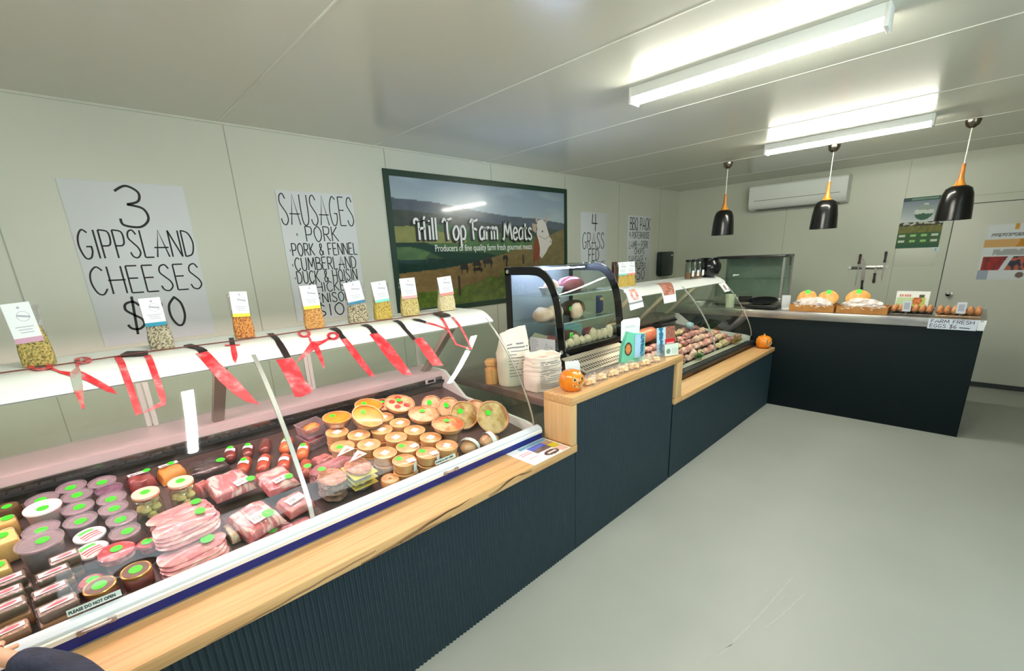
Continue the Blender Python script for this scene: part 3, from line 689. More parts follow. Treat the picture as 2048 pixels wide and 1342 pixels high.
def display_case(name, label, x0, x1, joints, dy, dark=False):
    t = thing(name, label, 'display case', (0, dy, 0))
    sill, fr = (M('charcoal_sill', (34, 40, 40), .35), M('charcoal_frame', (24, 30, 30), .4)) if dark else (GREYW, WHITE)
    obj('base_cabinet', B(x0 + .01, x1 - .01, 1.66, 2.76, .08, .6), WHITE if not dark else fr, t)
    obj('base_front', B(x0, x1, 1.60, 1.64, .5, .678), fr, t)
    if dark: obj('kick_strip', B(x0, x1, 1.596, 1.6, .6, .664), M('brown_strip', (96, 66, 40), .4, c2=(40, 34, 26), s=3), t)
    else: obj('blue_strip', B(x0, x1, 1.5945, 1.60, .68, .7125), BLUE, t)
    zd = -.048 if dark else 0
    if dark: obj('lower_glass', xprism(new(), [(1.6245, .706), (1.6285, .706), (1.6285, .7515), (1.6235, .7515)], x0 + .022, x1 - .014), GLASS, t)
    obj('front_frame', xprism(new(), [(1.592, .713 + zd), (1.64, .713 + zd), (1.64, .734 + zd), (1.597, .735 + zd), (1.590, .728 + zd)], x0, x1), fr, t)
    obj('glass_sill', xprism(new(), [(1.594, .7355 + zd), (1.64, .7355 + zd), (1.64, .744 + zd), (1.63, .754 + zd), (1.615, .752 + zd), (1.596, .742 + zd)], x0, x1), sill, t)
    obj('deck', xprism(new(), [(1.642, .688), (2.50, .688 + .16 * .858), (2.50, .674 + .16 * .858), (1.642, .674)], x0 + .02, x1 - .02), M('deck_brown', (84, 70, 66), .4, .2), t)
    obj('back_panel', B(x0 + .02, x1 - .02, 2.505, 2.515, .70, .904), M('back_mirror', (120, 118, 116), .12, .9), t)
    bm = new(); box(bm, x0 + .02, x1 - .02, 2.488, 2.504, .866, .876)
    for i in range(int((x1 - x0) / .045)): box(bm, x0 + .03 + i * .045, x0 + .066 + i * .045, 2.484, 2.504, .877, .883)
    obj('air_grille', bm, M('grille_black', (26, 26, 28), .5), t)
    obj('service_shelf', xprism(new(), [(2.515, .906), (2.80, .906), (2.80, .950), (2.525, .950), (2.515, .944)], x0, x1 - .02), M('shelf_steel_lamp_tint', (206, 192, 194), .3, .35) if not dark else M('olive_steel', (150, 146, 132), .3, .8), t)  # pink glow of the lamp tube is put into the pale shelf colour
    # glass
    xs = [x0 + .02] + joints + [x1 - .012]
    for a, b in zip(xs, xs[1:]):
        obj('front_glass', xprism(new(), shell(0, I_C, 0, .005), a + .002, b - .002), GLASS, t)
    for j in joints:
        bm = xprism(new(), shell(0, I_C + 1, .0022, .009), j - .008, j + .008); obj('joint_strip', bm, M('bright_trim', (214, 214, 210), .25, .7), t)
    bm = xprism(new(), shell(0, I_C + 1, .0016, .008), x1 - .032, x1 - .027); obj('edge_strip', bm, MATS['bright_trim'], t)
    # the opaque canopy along the top
    bm = xprism(new(), shell(I_C, len(PROF) - 1, .001, .010), x0, x1 - .002); obj('canopy', bm, WHITE, t, ang=60)
    obj('canopy_rim', xprism(new(), shell(I_C, len(PROF) - 3, .0024, .0125), x1 - .002, x1 + .006), WHITE, t)
    obj('canopy_rail', B(x0, x1, 2.37, 2.41, 1.355, 1.378), WHITE, t)
    # ends
    endp = [(1.632, .745)] + [on_glass(ARC[i], -.006) for i in range(1, len(PROF) - 1)] + [(2.76, 1.375), (2.76, .952), (2.48, .952), (2.27, .80), (1.70, .757)]
    obj('end_glass', xprism(new(), endp, x1 - .018, x1 - .013), GLASS, t)
    obj('end_panel', xprism(new(), [(1.645, .69), (1.645, .744), (1.70, .757), (2.27, .80), (2.48, .951), (2.76, .951), (2.76, .60), (1.66, .60)], x1 - .0195, x1 - .0005), WHITE, t)
    for xb in ([x for x in (-.62, .40, 1.655) if x0 < x < x1] if not dark else (3.75, 4.50, 5.15)):
        bm = xprism(new(), [(2.555, .952), (2.60, .952), (2.17, 1.374), (2.12, 1.374)], xb - .024, xb + .024); obj('canopy_brace', bm, M('brace_steel', (150, 142, 132), .4, .5) if not dark else M('brace_pale', (176, 172, 148), .5), t)
    n = 2 if x1 - x0 < 2.4 else 4
    for i in range(n):
        a = x0 + .03 + (x1 - x0 - .06) * i / n; b = x0 + .03 + (x1 - x0 - .06) * (i + 1) / n
        yy = 2.745 + .012 * (i % 2); f = obj('sliding_door', B(a + .003, b - .003, yy, yy + .005, .953, 1.35), GLASS, t)
        bm = new()
        for p, q in ((a + .003, a + .023), (b - .023, b - .003)): box(bm, p, q, yy - .003, yy + .0075, .953, 1.35)
        obj('door_stile', bm, M('satin_frame', (176, 176, 170), .4, .3), f)
    obj('lamp_tube', tube(new(), [(x0 + .06, 2.14, 1.362), (x1 - .06, 2.14, 1.362)], .011, 10), PINKL if not dark else M('lit_case_tube_warm', (255, 246, 222), .4, em=9), t)
    return t
CASE1 = display_case('meat_case', 'long white curved-glass meat case with blue stripe, hung with bloody paper knives', -1.45, 1.76, [-.42, .478], 0)
for x0, s in ((-.203, 0), (1.055, 1)):
    o = obj('notice_label', B(0, .118, 0, .019, 0, .0008), PAPER, CASE1, loc=(x0, 1.6335, .7585), rot=(math.radians(77), 0, 0))
    text_mesh('lettering', 'PLEASE DO NOT OPEN', .0125, INK, o, (.003, .005, .001), sx=.79, off=.0005)
    hx = x0 + .02 + .0 * s
    bm = tube(new(), smooth([(hx, 1.588, .724), (hx + .01, 1.574, .728), (hx + .055, 1.574, .728), (hx + .065, 1.588, .724)], 4), .004, 8)
    box(bm, hx - .01, hx + .01, 1.582, 1.5905, .715, .733, .003); box(bm, hx + .055, hx + .075, 1.582, 1.5905, .715, .733, .003)
    obj('handle', bm, STEELD, CASE1)
o = obj('thermometer', B(1.585, 1.665, 2.476, 2.4845, .885, .915, .002), M('thermo_grey', (176, 166, 172), .4), CASE1); obj('readout', B(1.60, 1.65, 2.4745, 2.4765, .891, .909), BLACK, o)
CASE2 = display_case('meat_case', 'far curved-glass meat case with dark base, filled with trays of raw meat', 3.42, 5.27, [4.26], -.012, True)
bm = new(); box(bm, 3.45, 5.23, 1.645, 1.70, .705, .709)
bm2 = new()
for i in range(73):
    for j in range(3): box(bm2, 3.46 + i * .0242, 3.475 + i * .0242, 1.652 + j * .016, 1.66 + j * .016, .709, .7096)
g = obj('air_intake', bm, M('intake_white', (214, 222, 214), .4), CASE2); obj('intake_slots', bm2, M('slot_green', (70, 92, 84), .6), g)

# ---------------------------------------------------------------- paper cut-outs hung over the case
def decal(bm, poly, off, th=.0012):
    """A flat cut-out given in (x, arc) that follows the curve of the glass."""
    t_ = new(); vs = [t_.verts.new((x, s, 0)) for x, s in poly]; t_.faces.new(vs)
    bmesh.ops.triangulate(t_, faces=t_.faces)
    smin, smax = min(p[1] for p in poly), max(p[1] for p in poly)
    for a in ARC[1:-1]:
        if smin < a < smax: bmesh.ops.bisect_plane(t_, geom=t_.verts[:] + t_.edges[:] + t_.faces[:], plane_co=(0, a, 0), plane_no=(0, 1, 0))
    r = bmesh.ops.extrude_face_region(t_, geom=t_.faces[:])
    for v in r['geom']:
        if isinstance(v, bmesh.types.BMVert): v.co.z = th
    idx = {}
    for v in t_.verts:
        y, z = on_glass(min(v.co.y, ARC[-1] - 1e-5), off + v.co.z); idx[v] = bm.verts.new((v.co.x, y, z))
    for f in t_.faces: bm.faces.new([idx[v] for v in f.verts])
    t_.free(); return bm
DEC = {
 'knife_a_handle': [(0.291,0.967),(0.319,0.977),(0.333,0.848),(0.338,0.779),(0.307,0.773),(0.308,0.832),(0.285,0.93)],
 'knife_a_blade': [(0.296,0.774),(0.337,0.778),(0.353,0.7),(0.388,0.601),(0.425,0.483),(0.387,0.506),(0.356,0.553),(0.329,0.617),(0.309,0.704)],
 'dagger_handle': [(0.46,0.989),(0.477,0.982),(0.44,0.802),(0.422,0.808)],
 'dagger_guard': [(0.409,0.83),(0.455,0.798),(0.452,0.787),(0.405,0.814)],
 'dagger_blade': [(0.422,0.803),(0.438,0.795),(0.424,0.72),(0.406,0.684),(0.402,0.702),(0.408,0.742)],
 'sc1_ring_a': [(-0.099,0.881),(-0.101,0.857),(-0.108,0.843),(-0.117,0.843),(-0.127,0.855),(-0.137,0.878),(-0.144,0.909),(-0.148,0.941),(-0.146,0.968),(-0.14,0.984),(-0.13,0.985),(-0.119,0.971),(-0.109,0.945),(-0.102,0.912),(-0.099,0.881)],
 'sc1_ring_b': [(-0.0,0.897),(-0.003,0.873),(-0.008,0.858),(-0.014,0.854),(-0.021,0.862),(-0.027,0.881),(-0.031,0.908),(-0.032,0.938),(-0.03,0.964),(-0.025,0.982),(-0.018,0.987),(-0.011,0.977),(-0.005,0.956),(-0.001,0.927),(-0.0,0.897)],
 'sc1_arm_a': [(-0.1,0.896),(-0.093,0.86),(-0.077,0.792),(-0.052,0.774),(-0.032,0.757),(-0.055,0.748),(-0.081,0.781),(-0.098,0.832)],
 'sc1_arm_b': [(-0.037,0.944),(-0.024,0.907),(-0.03,0.796),(-0.027,0.755),(-0.055,0.766),(-0.037,0.798)],
 'sc1_blade_a': [(-0.054,0.752),(-0.029,0.772),(0.007,0.711),(0.036,0.662),(0.042,0.637),(0.018,0.656),(-0.02,0.713)],
 'sc1_blade_b': [(-0.055,0.766),(-0.029,0.755),(-0.033,0.695),(-0.044,0.606),(-0.051,0.605),(-0.056,0.678)],
 'saw1_handle': [(0.088,0.944),(0.113,1.01),(0.172,0.947),(0.16,0.835),(0.087,0.889)],
 'saw1_frame': [(0.078,0.915),(0.079,0.546),(0.149,0.569),(0.153,0.593),(0.158,0.852)],
 'cl1_handle': [(0.613,0.977),(0.638,0.972),(0.607,0.782),(0.606,0.667),(0.58,0.665),(0.58,0.748)],
 'cl1_blade': [(0.547,0.666),(0.61,0.662),(0.617,0.611),(0.616,0.548),(0.634,0.496),(0.614,0.481),(0.579,0.475),(0.556,0.481),(0.554,0.543)],
 'sc2_ring_a': [(0.744,0.818),(0.731,0.79),(0.721,0.782),(0.711,0.779),(0.703,0.782),(0.697,0.79),(0.701,0.816),(0.712,0.854),(0.729,0.893),(0.746,0.923),(0.759,0.934),(0.766,0.924),(0.765,0.896),(0.756,0.857),(0.744,0.818)],
 'sc2_ring_b': [(0.843,0.744),(0.837,0.736),(0.828,0.73),(0.819,0.728),(0.81,0.73),(0.804,0.736),(0.801,0.745),(0.804,0.755),(0.811,0.766),(0.82,0.773),(0.831,0.776),(0.839,0.773),(0.845,0.766),(0.846,0.754),(0.843,0.744)],
 'sc2_arm_a': [(0.73,0.804),(0.728,0.775),(0.724,0.735),(0.737,0.707),(0.715,0.699),(0.713,0.738)],
 'sc2_arm_b': [(0.804,0.746),(0.8,0.731),(0.764,0.714),(0.723,0.697),(0.721,0.736),(0.765,0.73)],
 'sc2_blade_a': [(0.713,0.717),(0.738,0.711),(0.73,0.645),(0.719,0.59),(0.709,0.578),(0.71,0.634)],
 'sc2_blade_b': [(0.716,0.732),(0.726,0.696),(0.678,0.665),(0.616,0.632),(0.632,0.653),(0.676,0.691)],
 'kn2_handle': [(0.861,0.877),(0.899,0.886),(0.872,0.75),(0.875,0.722),(0.848,0.722),(0.853,0.782)],
 'kn2_blade': [(0.848,0.722),(0.875,0.721),(0.888,0.625),(0.911,0.489),(0.887,0.498),(0.866,0.559),(0.852,0.633)],
 'kn3_handle': [(1.009,0.85),(1.042,0.848),(1.035,0.765),(1.037,0.726),(1.003,0.725),(1.009,0.765)],
 'kn3_blade': [(0.991,0.725),(1.036,0.724),(1.06,0.639),(1.071,0.568),(1.092,0.452),(1.046,0.467),(1.016,0.532),(1.0,0.608)],
 'cl2_handle': [(1.183,0.839),(1.215,0.843),(1.197,0.718),(1.207,0.645),(1.186,0.64),(1.176,0.723)],
 'cl2_blade': [(1.197,0.645),(1.246,0.65),(1.262,0.579),(1.28,0.465),(1.218,0.478),(1.204,0.548)],
 'kn4_handle': [(1.288,0.816),(1.306,0.811),(1.338,0.755),(1.323,0.743),(1.281,0.786)],
 'kn4_blade': [(1.333,0.758),(1.375,0.725),(1.427,0.677),(1.415,0.673),(1.364,0.715),(1.324,0.744)],
 'saw2_handle': [(1.466,0.884),(1.531,0.893),(1.513,0.768),(1.436,0.768)],
 'saw2_frame': [(1.444,0.765),(1.422,0.662),(1.414,0.566),(1.493,0.519),(1.506,0.635),(1.514,0.756)],
 'paper_a': [(3.434,0.927),(3.668,0.939),(3.358,0.569),(3.137,0.558)],
 'paper_b': [(4.056,0.964),(4.363,0.933),(3.921,0.558),(3.695,0.558)],
 'paper_c': [(5.051,0.667),(5.241,0.672),(5.191,0.55),(5.03,0.546)],
}
HB = M('paper_handle_black', (38, 22, 24), .5)
def cutout(name, label, parts, grp='halloween paper tools over the meat case', base=.003):
    t = thing(name, label, 'halloween decoration', (0, 0, 0), group=grp)
    for i, (pn, keys, mat) in enumerate(parts):
        bm = new()
        for kx in keys:
            if isinstance(kx, tuple):
                le, ri = outline(DEC[kx[0]], kx[1])
                closed = len(DEC[kx[0]]) > 8
                for q in range(len(le) - 1): decal(bm, [le[q], le[q + 1], ri[q + 1], ri[q]], base + .0013 * i)
            else: decal(bm, DEC[kx], base + .0013 * i)
        obj(pn, bm, mat, t, ang=60)
    return t
cutout('paper_scissors', 'red paper scissors with crossed blades, next to the rice bag with a mauve band', [('blade', ['sc1_arm_a', 'sc1_blade_a'], RED), ('blade', ['sc1_arm_b', 'sc1_blade_b'], M('bloody_grey', (214, 70, 78), .4, c2=(170, 176, 166), s=14, lo=.42, hi=.56)), ('finger_ring', [('sc1_ring_a', .016)], RED), ('finger_ring', [('sc1_ring_b', .014)], RED)])
cutout('paper_saw', 'red paper hacksaw beside the crossed scissors, black handle along the canopy', [('saw_frame', [('saw1_frame', .02)], RED), ('handle', ['saw1_handle'], HB)])
cutout('paper_knife', 'broad curved paper knife, the widest red blade, between hacksaw and small dagger', [('blade', ['knife_a_blade'], RED), ('handle', ['knife_a_handle'], HB)])
cutout('paper_dagger', 'small red paper dagger with thin cross guard, shortest of the row', [('blade', ['dagger_blade'], RED), ('guard', ['dagger_guard'], RED), ('handle', ['dagger_handle'], HB)])
cutout('paper_cleaver', 'large red paper cleaver hanging just past the steel glass joint', [('blade', ['cl1_blade'], RED), ('handle', ['cl1_handle'], HB)])
cutout('paper_scissors', 'red paper scissors with round finger rings beside the large cleaver', [('blade', ['sc2_arm_a', 'sc2_blade_a'], RED), ('blade', ['sc2_arm_b', 'sc2_blade_b'], RED), ('finger_ring', [('sc2_ring_a', .012)], RED), ('finger_ring', [('sc2_ring_b', .012)], RED)])
cutout('paper_knife', 'slim red paper knife next to the round-ringed scissors', [('blade', ['kn2_blade'], RED), ('handle', ['kn2_handle'], HB)])
cutout('paper_knife', 'long red paper knife with notched black handle, between slim knife and smaller cleaver', [('blade', ['kn3_blade'], RED), ('handle', ['kn3_handle'], HB)])
cutout('paper_cleaver', 'smaller red paper cleaver with long black handle near the end brace', [('blade', ['cl2_blade'], RED), ('handle', ['cl2_handle'], HB)])
cutout('paper_skewer', 'thin red paper skewer with short black handle near the canopy end', [('blade', ['kn4_blade'], RED), ('handle', ['kn4_handle'], HB)])
cutout('paper_saw', 'thin-framed red paper hacksaw at the canopy end of the case', [('saw_frame', [('saw2_frame', .014)], RED), ('handle', ['saw2_handle'], HB)], base=.0068)
tag(obj('hanging_string', tube(new(), [(x, 2.165 + .012 * math.sin(x * 9), 1.3935) for x in [-.9 + i * .06 for i in range(42)]], .0028, 6), M('brown_string', (110, 58, 50), .7)), 'thin brown string lying along the white canopy, holding the paper tools', 'string')

# ---------------------------------------------------------------- meal-kit bags standing on the canopy
def rice(name, a, b, c): return M(name, a, .6, c2=b, s=150, det=2, lo=.42, hi=.56, c3=c, bump=.9, bs=160)
RICE = [rice('mix_green', (202, 176, 104), (150, 140, 74), (90, 84, 50)), rice('mix_grey', (196, 190, 168), (150, 132, 100), (84, 72, 60)), rice('mix_orange', (222, 156, 82), (196, 112, 52), (120, 62, 40)),
        rice('mix_orange_pale', (228, 176, 108), (206, 140, 72), (150, 90, 50)), rice('mix_speckled', (206, 196, 170), (140, 122, 92), (78, 62, 50)), rice('mix_yellow', (218, 190, 96), (190, 156, 70), (140, 110, 50)),
        rice('mix_straw', (224, 204, 138), (196, 172, 104), (150, 128, 74)), rice('mix_cream', (232, 216, 180), (216, 196, 150), (190, 168, 120))]
def meal_bag(x, y, z, h, wd, mix, strip, tilt, label, turn=0, lean=0, cardh=.10):
    t = thing('meal_bag', label, 'food bag', (x, y, z + .001), (lean, 0, turn), group='meal kit bags on the cases')
    hb = h * .62; d = wd * .62; bm = new(); rings = []
    for k in range(9):
        f = k / 8; zz = hb * f; ww = wd / 2 * (1 - .12 * f ** 2 + .05 * math.sin(f * 5)); dd = d / 2 * (1 - .62 * f ** 1.6)
        rings.append([bm.verts.new((ww * math.copysign(abs(math.cos(a)) ** .55, math.cos(a)) * (1 + .04 * noise.noise(Vector((k, a, x)))), dd * math.copysign(abs(math.sin(a)) ** .55, math.sin(a)), zz)) for a in [2 * PI * q / 20 for q in range(20)]])
    for A, Bq in zip(rings, rings[1:]):
        for q in range(20): bm.faces.new((A[q], A[(q + 1) % 20], Bq[(q + 1) % 20], Bq[q]))
    bm.faces.new(rings[0][::-1]); bm.faces.new(rings[-1])
    obj('filling', bm, mix, t)
    bm = pouch(wd * 1.06, h * .5, .006, 8, .5, x); bmesh.ops.rotate(bm, verts=bm.verts, matrix=Matrix.Rotation(PI / 2, 3, 'X')); bmesh.ops.translate(bm, verts=bm.verts, vec=(0, 0, h * .70))
    obj('bag_top', bm, FILM, t)
    # folded header card
    cw = wd * .86; ch = h * cardh / .10 * .54; z0 = h - ch
    c = obj('header_card', B(-cw / 2, cw / 2, -.0008, .0008, 0, ch), PAPER, t, loc=(0, -d * .36, z0), rot=(-.1, tilt, 0))
    obj('colour_band', B(-cw / 2 - .0002, cw / 2 + .0002, -.0011, .0011, -.0003, ch * .13), strip, c)
    bm = new()
    lathe(bm, [(0, 0), (.004, 0), (.004, .0006), (0, .0006)], 10, (cw * .05, ch * .88, 0))
    ring = [(cw * .12 + cw * .23 * math.cos(a), ch * .66 + cw * .23 * math.sin(a)) for a in [2 * PI * i / 20 for i in range(21)]]
    ribbon(bm, ring, .0012, 0, .0005)
    ribbon(bm, [(cw * -.1, ch * .69), (cw * .36, ch * .63)], .006, .0002, .0007)
    for i, (a, b) in enumerate(((-.3, .35), (-.22, .28), (-.18, .3))): ribbon(bm, [(cw * a, ch * (.40 - .07 * i)), (cw * b, ch * (.40 - .07 * i))], .0022, 0, .0005)
    bmesh.ops.rotate(bm, verts=bm.verts, matrix=Matrix.Rotation(PI / 2, 3, 'X')); bmesh.ops.translate(bm, verts=bm.verts, vec=(0, -.0009, 0))
    obj('card_print', bm, M('soft_grey_print', (172, 170, 186), .6), c)
    return t
ZC = 1.391
BANDS = {n: M('band_' + n, c, .5) for n, c in dict(mauve=(206, 160, 184), teal=(40, 140, 170), yellow=(246, 214, 60), blue=(54, 122, 156), mint=(132, 206, 194), pink=(232, 168, 172), salmon=(236, 142, 130)).items()}
MB = [(-.125, .215, .082, 0, 'mauve', -.08, 'bag of yellow-green rice mix with mauve-banded card, next to the customer'), (.222, .20, .078, 1, 'teal', -.03, 'bag of grey grain mix with teal-banded card in front of the cheese sign'),
      (.52, .20, .076, 2, 'yellow', .05, 'bag of dark orange rice with yellow-banded card, alone above the small dagger'), (.828, .205, .088, 3, 'yellow', -.03, 'bag of pale orange rice with yellow-banded card in front of the sausage sign'),
      (1.056, .208, .098, 4, 'blue', -.12, 'bag of speckled grain mix with blue-banded card'), (1.20, .20, .094, 5, 'mint', -.08, 'bag of yellow soup mix with mint-banded card at the sign border'),
      (1.372, .207, .102, 6, 'pink', -.03, 'bag of straw-coloured pasta mix with pink-banded card'), (1.63, .20, .104, 7, 'salmon', -.08, 'bag of cream-coloured mix with salmon-banded card at the canopy end')]
for i, (x, h, wd, mi, st, tl, lb) in enumerate(MB): meal_bag(x, 2.235, ZC, h, wd, RICE[mi], BANDS[st], tl, lb, turn=-.25 + .05 * (i % 3), cardh=.115 if i == 0 else .10)

# ================================================================ goods on the sloping deck of the near meat case
TILT = math.atan(.16)
def TR(rz, rx=0, ry=0):
    """Lies on the sloping deck, turned by rz on it."""
    return (Matrix.Rotation(TILT + rx, 3, 'X') @ Matrix.Rotation(ry, 3, 'Y') @ Matrix.Rotation(rz, 3, 'Z')).to_euler()
GRP = {}
def deck_at(x, y, lift=0): return (x, y, DECK(y) + .0015 + lift)
STK = lambda r: L([(0, 0), (r, 0), (r, .0008), (0, .0008)], 20)
def sticker(par, x, y, z, r=.016, rot=None, marks=True):
    o = obj('price_sticker', STK(r), GREEN, par, loc=(x, y, z), rot=rot)
    o['label'] = 'round fluorescent green price sticker'
    return o
CONT = {n: M('food_' + n, a, .5, c2=b, s=40, det=2, lo=.4, hi=.6, bump=.5, bs=60) for n, a, b in (
    ('purple', (84, 56, 78), (116, 86, 106)), ('cream', (242, 220, 190), (232, 200, 164)), ('olive', (66, 48, 30), (40, 30, 22)), ('dark', (62, 46, 50), (88, 68, 74)), ('brown', (110, 74, 52), (78, 50, 38)), ('mauve', (112, 90, 98), (86, 66, 76)))}
def tub(label, x, y, r, h, cont, lid=True, group='deli tubs in the meat case'):
    t = thing('deli_tub', label, 'food tub', deck_at(x, y), TR(random.uniform(0, 6)), group=group)
    obj('tub_body', L([(0, 0), (r * .8, 0), (r * .97, h * .94), (r * .955, h * .94), (r * .785, .0015), (0, .0015)], 28), FROST, t)
    obj('filling', L([(0, .003), (r * .77, .003), (r * .93, h * .86), (0, h * .87)], 24), CONT[cont], t)
    if lid:
        obj('lid', L([(r * 1.0, h * .93), (r * 1.03, h * .94), (r * 1.03, h), (r * .95, h + .001), (r * .92, h - .004), (0, h - .004), (0, h - .0055), (r * .9, h - .006), (r * .97, h * .93)], 32), FROST if cont != 'cream' else M('milky_lid', (240, 222, 222), .35), t)
        sticker(t, r * random.uniform(-.1, .15), r * random.uniform(-.1, .1), h - .0035, .017)
    return t
TUBS = [('flat clear tub of dark spread at the very back under the grille', -.165, 2.44, .046, .045, 'dark', 1), ('clear tub of dark spread at the back beside the dark red vacuum pack', -.073, 2.40, .045, .05, 'mauve', 1),
        ('open-topped clear tub of purple relish', -.057, 2.305, .045, .066, 'purple', 0), ('clear tub third back from the salami, two behind', -.056, 2.215, .044, .07, 'mauve', 1),
        ('clear-lidded tub next behind the front pair in the clip-jar column', -.057, 2.128, .043, .078, 'mauve', 1), ('clear-lidded tub second from the salami in the clip-jar column', -.043, 2.038, .043, .08, 'mauve', 1),
        ('clear-lidded tub just behind the round salami packs', -.043, 1.950, .043, .08, 'brown', 1), ('clear tub of dark relish behind another in the middle column', -.150, 2.32, .046, .066, 'dark', 1),
        ('clear tub of reddish relish in the middle column, behind the wide-lidded tub', -.152, 2.222, .046, .07, 'mauve', 1), ('wide clear-lidded tub behind the two white printed lids', -.15, 2.128, .046, .07, 'dark', 1),
        ('clear tub of dark chutney behind the cream-filled tub', -.245, 2.36, .046, .068, 'dark', 1), ('deep tub of white cream cheese with milky lid', -.24, 2.255, .05, .092, 'cream', 1),
        ('large flat clear lid tub half hidden behind the olives', -.25, 2.152, .048, .068, 'mauve', 1), ('largest clear tub, full of dark brown olives', -.248, 2.03, .058, .10, 'olive', 1)]
TUBS[3] = ('clear-lidded tub in front of the open purple relish',) + TUBS[3][1:]
for a in TUBS: tub(*a)
WL = M('white_lid', (240, 232, 234), .35)
def wlid(label, x, y):
    t = thing('dip_tub', label, 'food tub', deck_at(x, y), TR(.4), group='dip tubs with printed white lids')
    r, h = .043, .056
    obj('tub_body', L([(0, 0), (r * .82, 0), (r * .97, h * .9), (0, h * .9)], 24), FROST, t)
    obj('lid', L([(0, h * .88), (r * 1.02, h * .88), (r * 1.03, h), (r * .96, h + .002), (r * .9, h), (0, h)], 32), WL, t)
    bm = new()
    for i in range(3): ribbon(bm, smooth([(-r * .6, r * (.05 - .3 * i)), (0, r * (.16 - .3 * i)), (r * .6, r * (.05 - .3 * i))], 4), .006 - .001 * i, h + .0002, h + .0008)
    obj('red_print', bm, M('lid_red', (196, 64, 78), .5), t)
    bm = new()
    for i in range(2): ribbon(bm, smooth([(-r * .5, r * (.42 + .2 * i)), (0, r * (.54 + .16 * i)), (r * .5, r * (.42 + .2 * i))], 4), .006, h + .0002, h + .0008)
    obj('green_print', bm, M('lid_green', (74, 206, 70), .5), t)
wlid('white-lidded dip tub with red and green print, the one behind', -.134, 2.035); wlid('white-lidded dip tub with red and green print, the one in front', -.135, 1.942)
SAL = M('salami_meat', (170, 62, 72), .4, c2=(214, 128, 132), s=34, det=3, lo=.5, hi=.64, c3=(232, 190, 186), coat=.3)
for lb, x, y, r, h, lift in (('round red salami pack in a clear dish, uppermost of three', -.076, 1.845, .05, .03, .055), ('round red salami pack leaning by the bacon slices', .004, 1.878, .034, .03, .02), ('round red salami pack low beside the gold-lidded jars', -.15, 1.81, .036, .035, .0)):
    t = thing('salami_pack', lb, 'salami', deck_at(x, y, lift), TR(x * 9), group='round salami packs')
    obj('meat', L([(0, .002), (r * .95, .004), (r * .97, h * .8), (r * .8, h), (0, h * .96)], 24, fn=lambda r_, z_, a: r_ * (1 + .03 * math.sin(a * 3))), SAL, t)
    obj('dish', L([(0, 0), (r * .9, 0), (r * 1.04, h * .9), (r * 1.08, h * .9), (r * 1.02, h * .98), (r * .92, .0012), (0, .0012)], 28), FILM, t); sticker(t, 0, .004, h + .001)
    if lift > .0:
        obj('dish_foot', L([(0, -lift), (r * .7, -lift), (r * .74, 0), (0, 0)], 20), CLEARP, t)
GOLD = M('gold_lid', (214, 170, 104), .3, .8)
for lb, x, y, r, h in (('gold-rimmed jar next to the bacon slices', -.042, 1.742, .04, .062), ('gold-rimmed jar above the notice label', -.13, 1.735, .04, .062)):
    t = thing('relish_jar', lb, 'jar', deck_at(x, y), TR(0), group='gold-lidded relish jars')
    obj('jar_body', L([(0, 0), (r * .95, 0), (r, .006), (r, h * .75), (r * .93, h * .82), (0, h * .82)], 26), M('jar_contents', (150, 84, 76), .2, c2=(96, 48, 44), s=10, coat=.6), t)
    obj('lid', L([(0, h * .8), (r * .97, h * .8), (r * 1.0, h * .84), (r * 1.0, h), (r * .94, h + .002), (r * .9, h + .0005), (0, h + .0005)], 30), GOLD, t)
    obj('lid_disc', L([(0, h + .0006), (r * .88, h + .0006), (r * .86, h + .0014), (0, h + .0014)], 26), M('lid_dark', (88, 62, 44), .4), t); sticker(t, 0, 0, h + .0016, .018)
GLJ = clear('jar_glass', (252, 252, 246), gl=.01)
for lb, x, y in (('wire-clip glass jar of pale pickled eggs next to the tubs', .041, 2.10), ('wire-clip glass jar of pale pickled eggs next to the meat packs', .153, 2.105)):
    t = thing('clip_jar', lb, 'jar', deck_at(x, y), TR(0), group='wire-clip jars of eggs'); r, h = .046, .118
    obj('jar_glass', L([(0, 0), (r * .95, 0), (r, .008), (r, h * .62), (r * .86, h * .78), (r * .84, h * .84), (r * .82, h * .84), (r * .84, h * .77), (r * .97, h * .61), (r * .97, .009), (0, .004)], 28), GLJ, t)
    for q in range(9):
        a = q * 2.4; rr = .024 if q % 3 else .004
        obj('egg', L([(0, -.016), (.011, -.012), (.0165, 0), (.012, .014), (0, .02)], 12, c=(rr * math.cos(a), rr * math.sin(a), .024 + (q // 4) * .026)), M('egg_pale', (246, 232, 178), .35), t)
    obj('lid', L([(0, h * .90), (r * .9, h * .90), (r * .95, h * .93), (r * .93, h * .98), (r * .6, h), (0, h)], 28), M('lid_glass_pink', (224, 186, 168), .1), t)
    obj('rubber_seal', L([(r * .84, h * .86), (r * .93, h * .87), (r * .93, h * .895), (r * .84, h * .9)], 26), M('seal_orange', (206, 112, 70), .6), t)
    bm = tube(new(), [(r * .9 * math.cos(a), r * .9 * math.sin(a), h * .8) for a in [2 * PI * i / 24 for i in range(25)]], .0016, 5)
    tube(bm, [(-.012, -r * .95, h * .8), (-.012, -r * 1.12, h * .7), (.012, -r * 1.12, h * .7), (.012, -r * .95, h * .8), (.012, -r * .95, h * .93), (-.012, -r * .95, h * .93), (-.012, -r * .95, h * .8)], .0014, 5)
    obj('wire_clip', bm, CHROME, t); sticker(t, 0, 0, h + .0004)

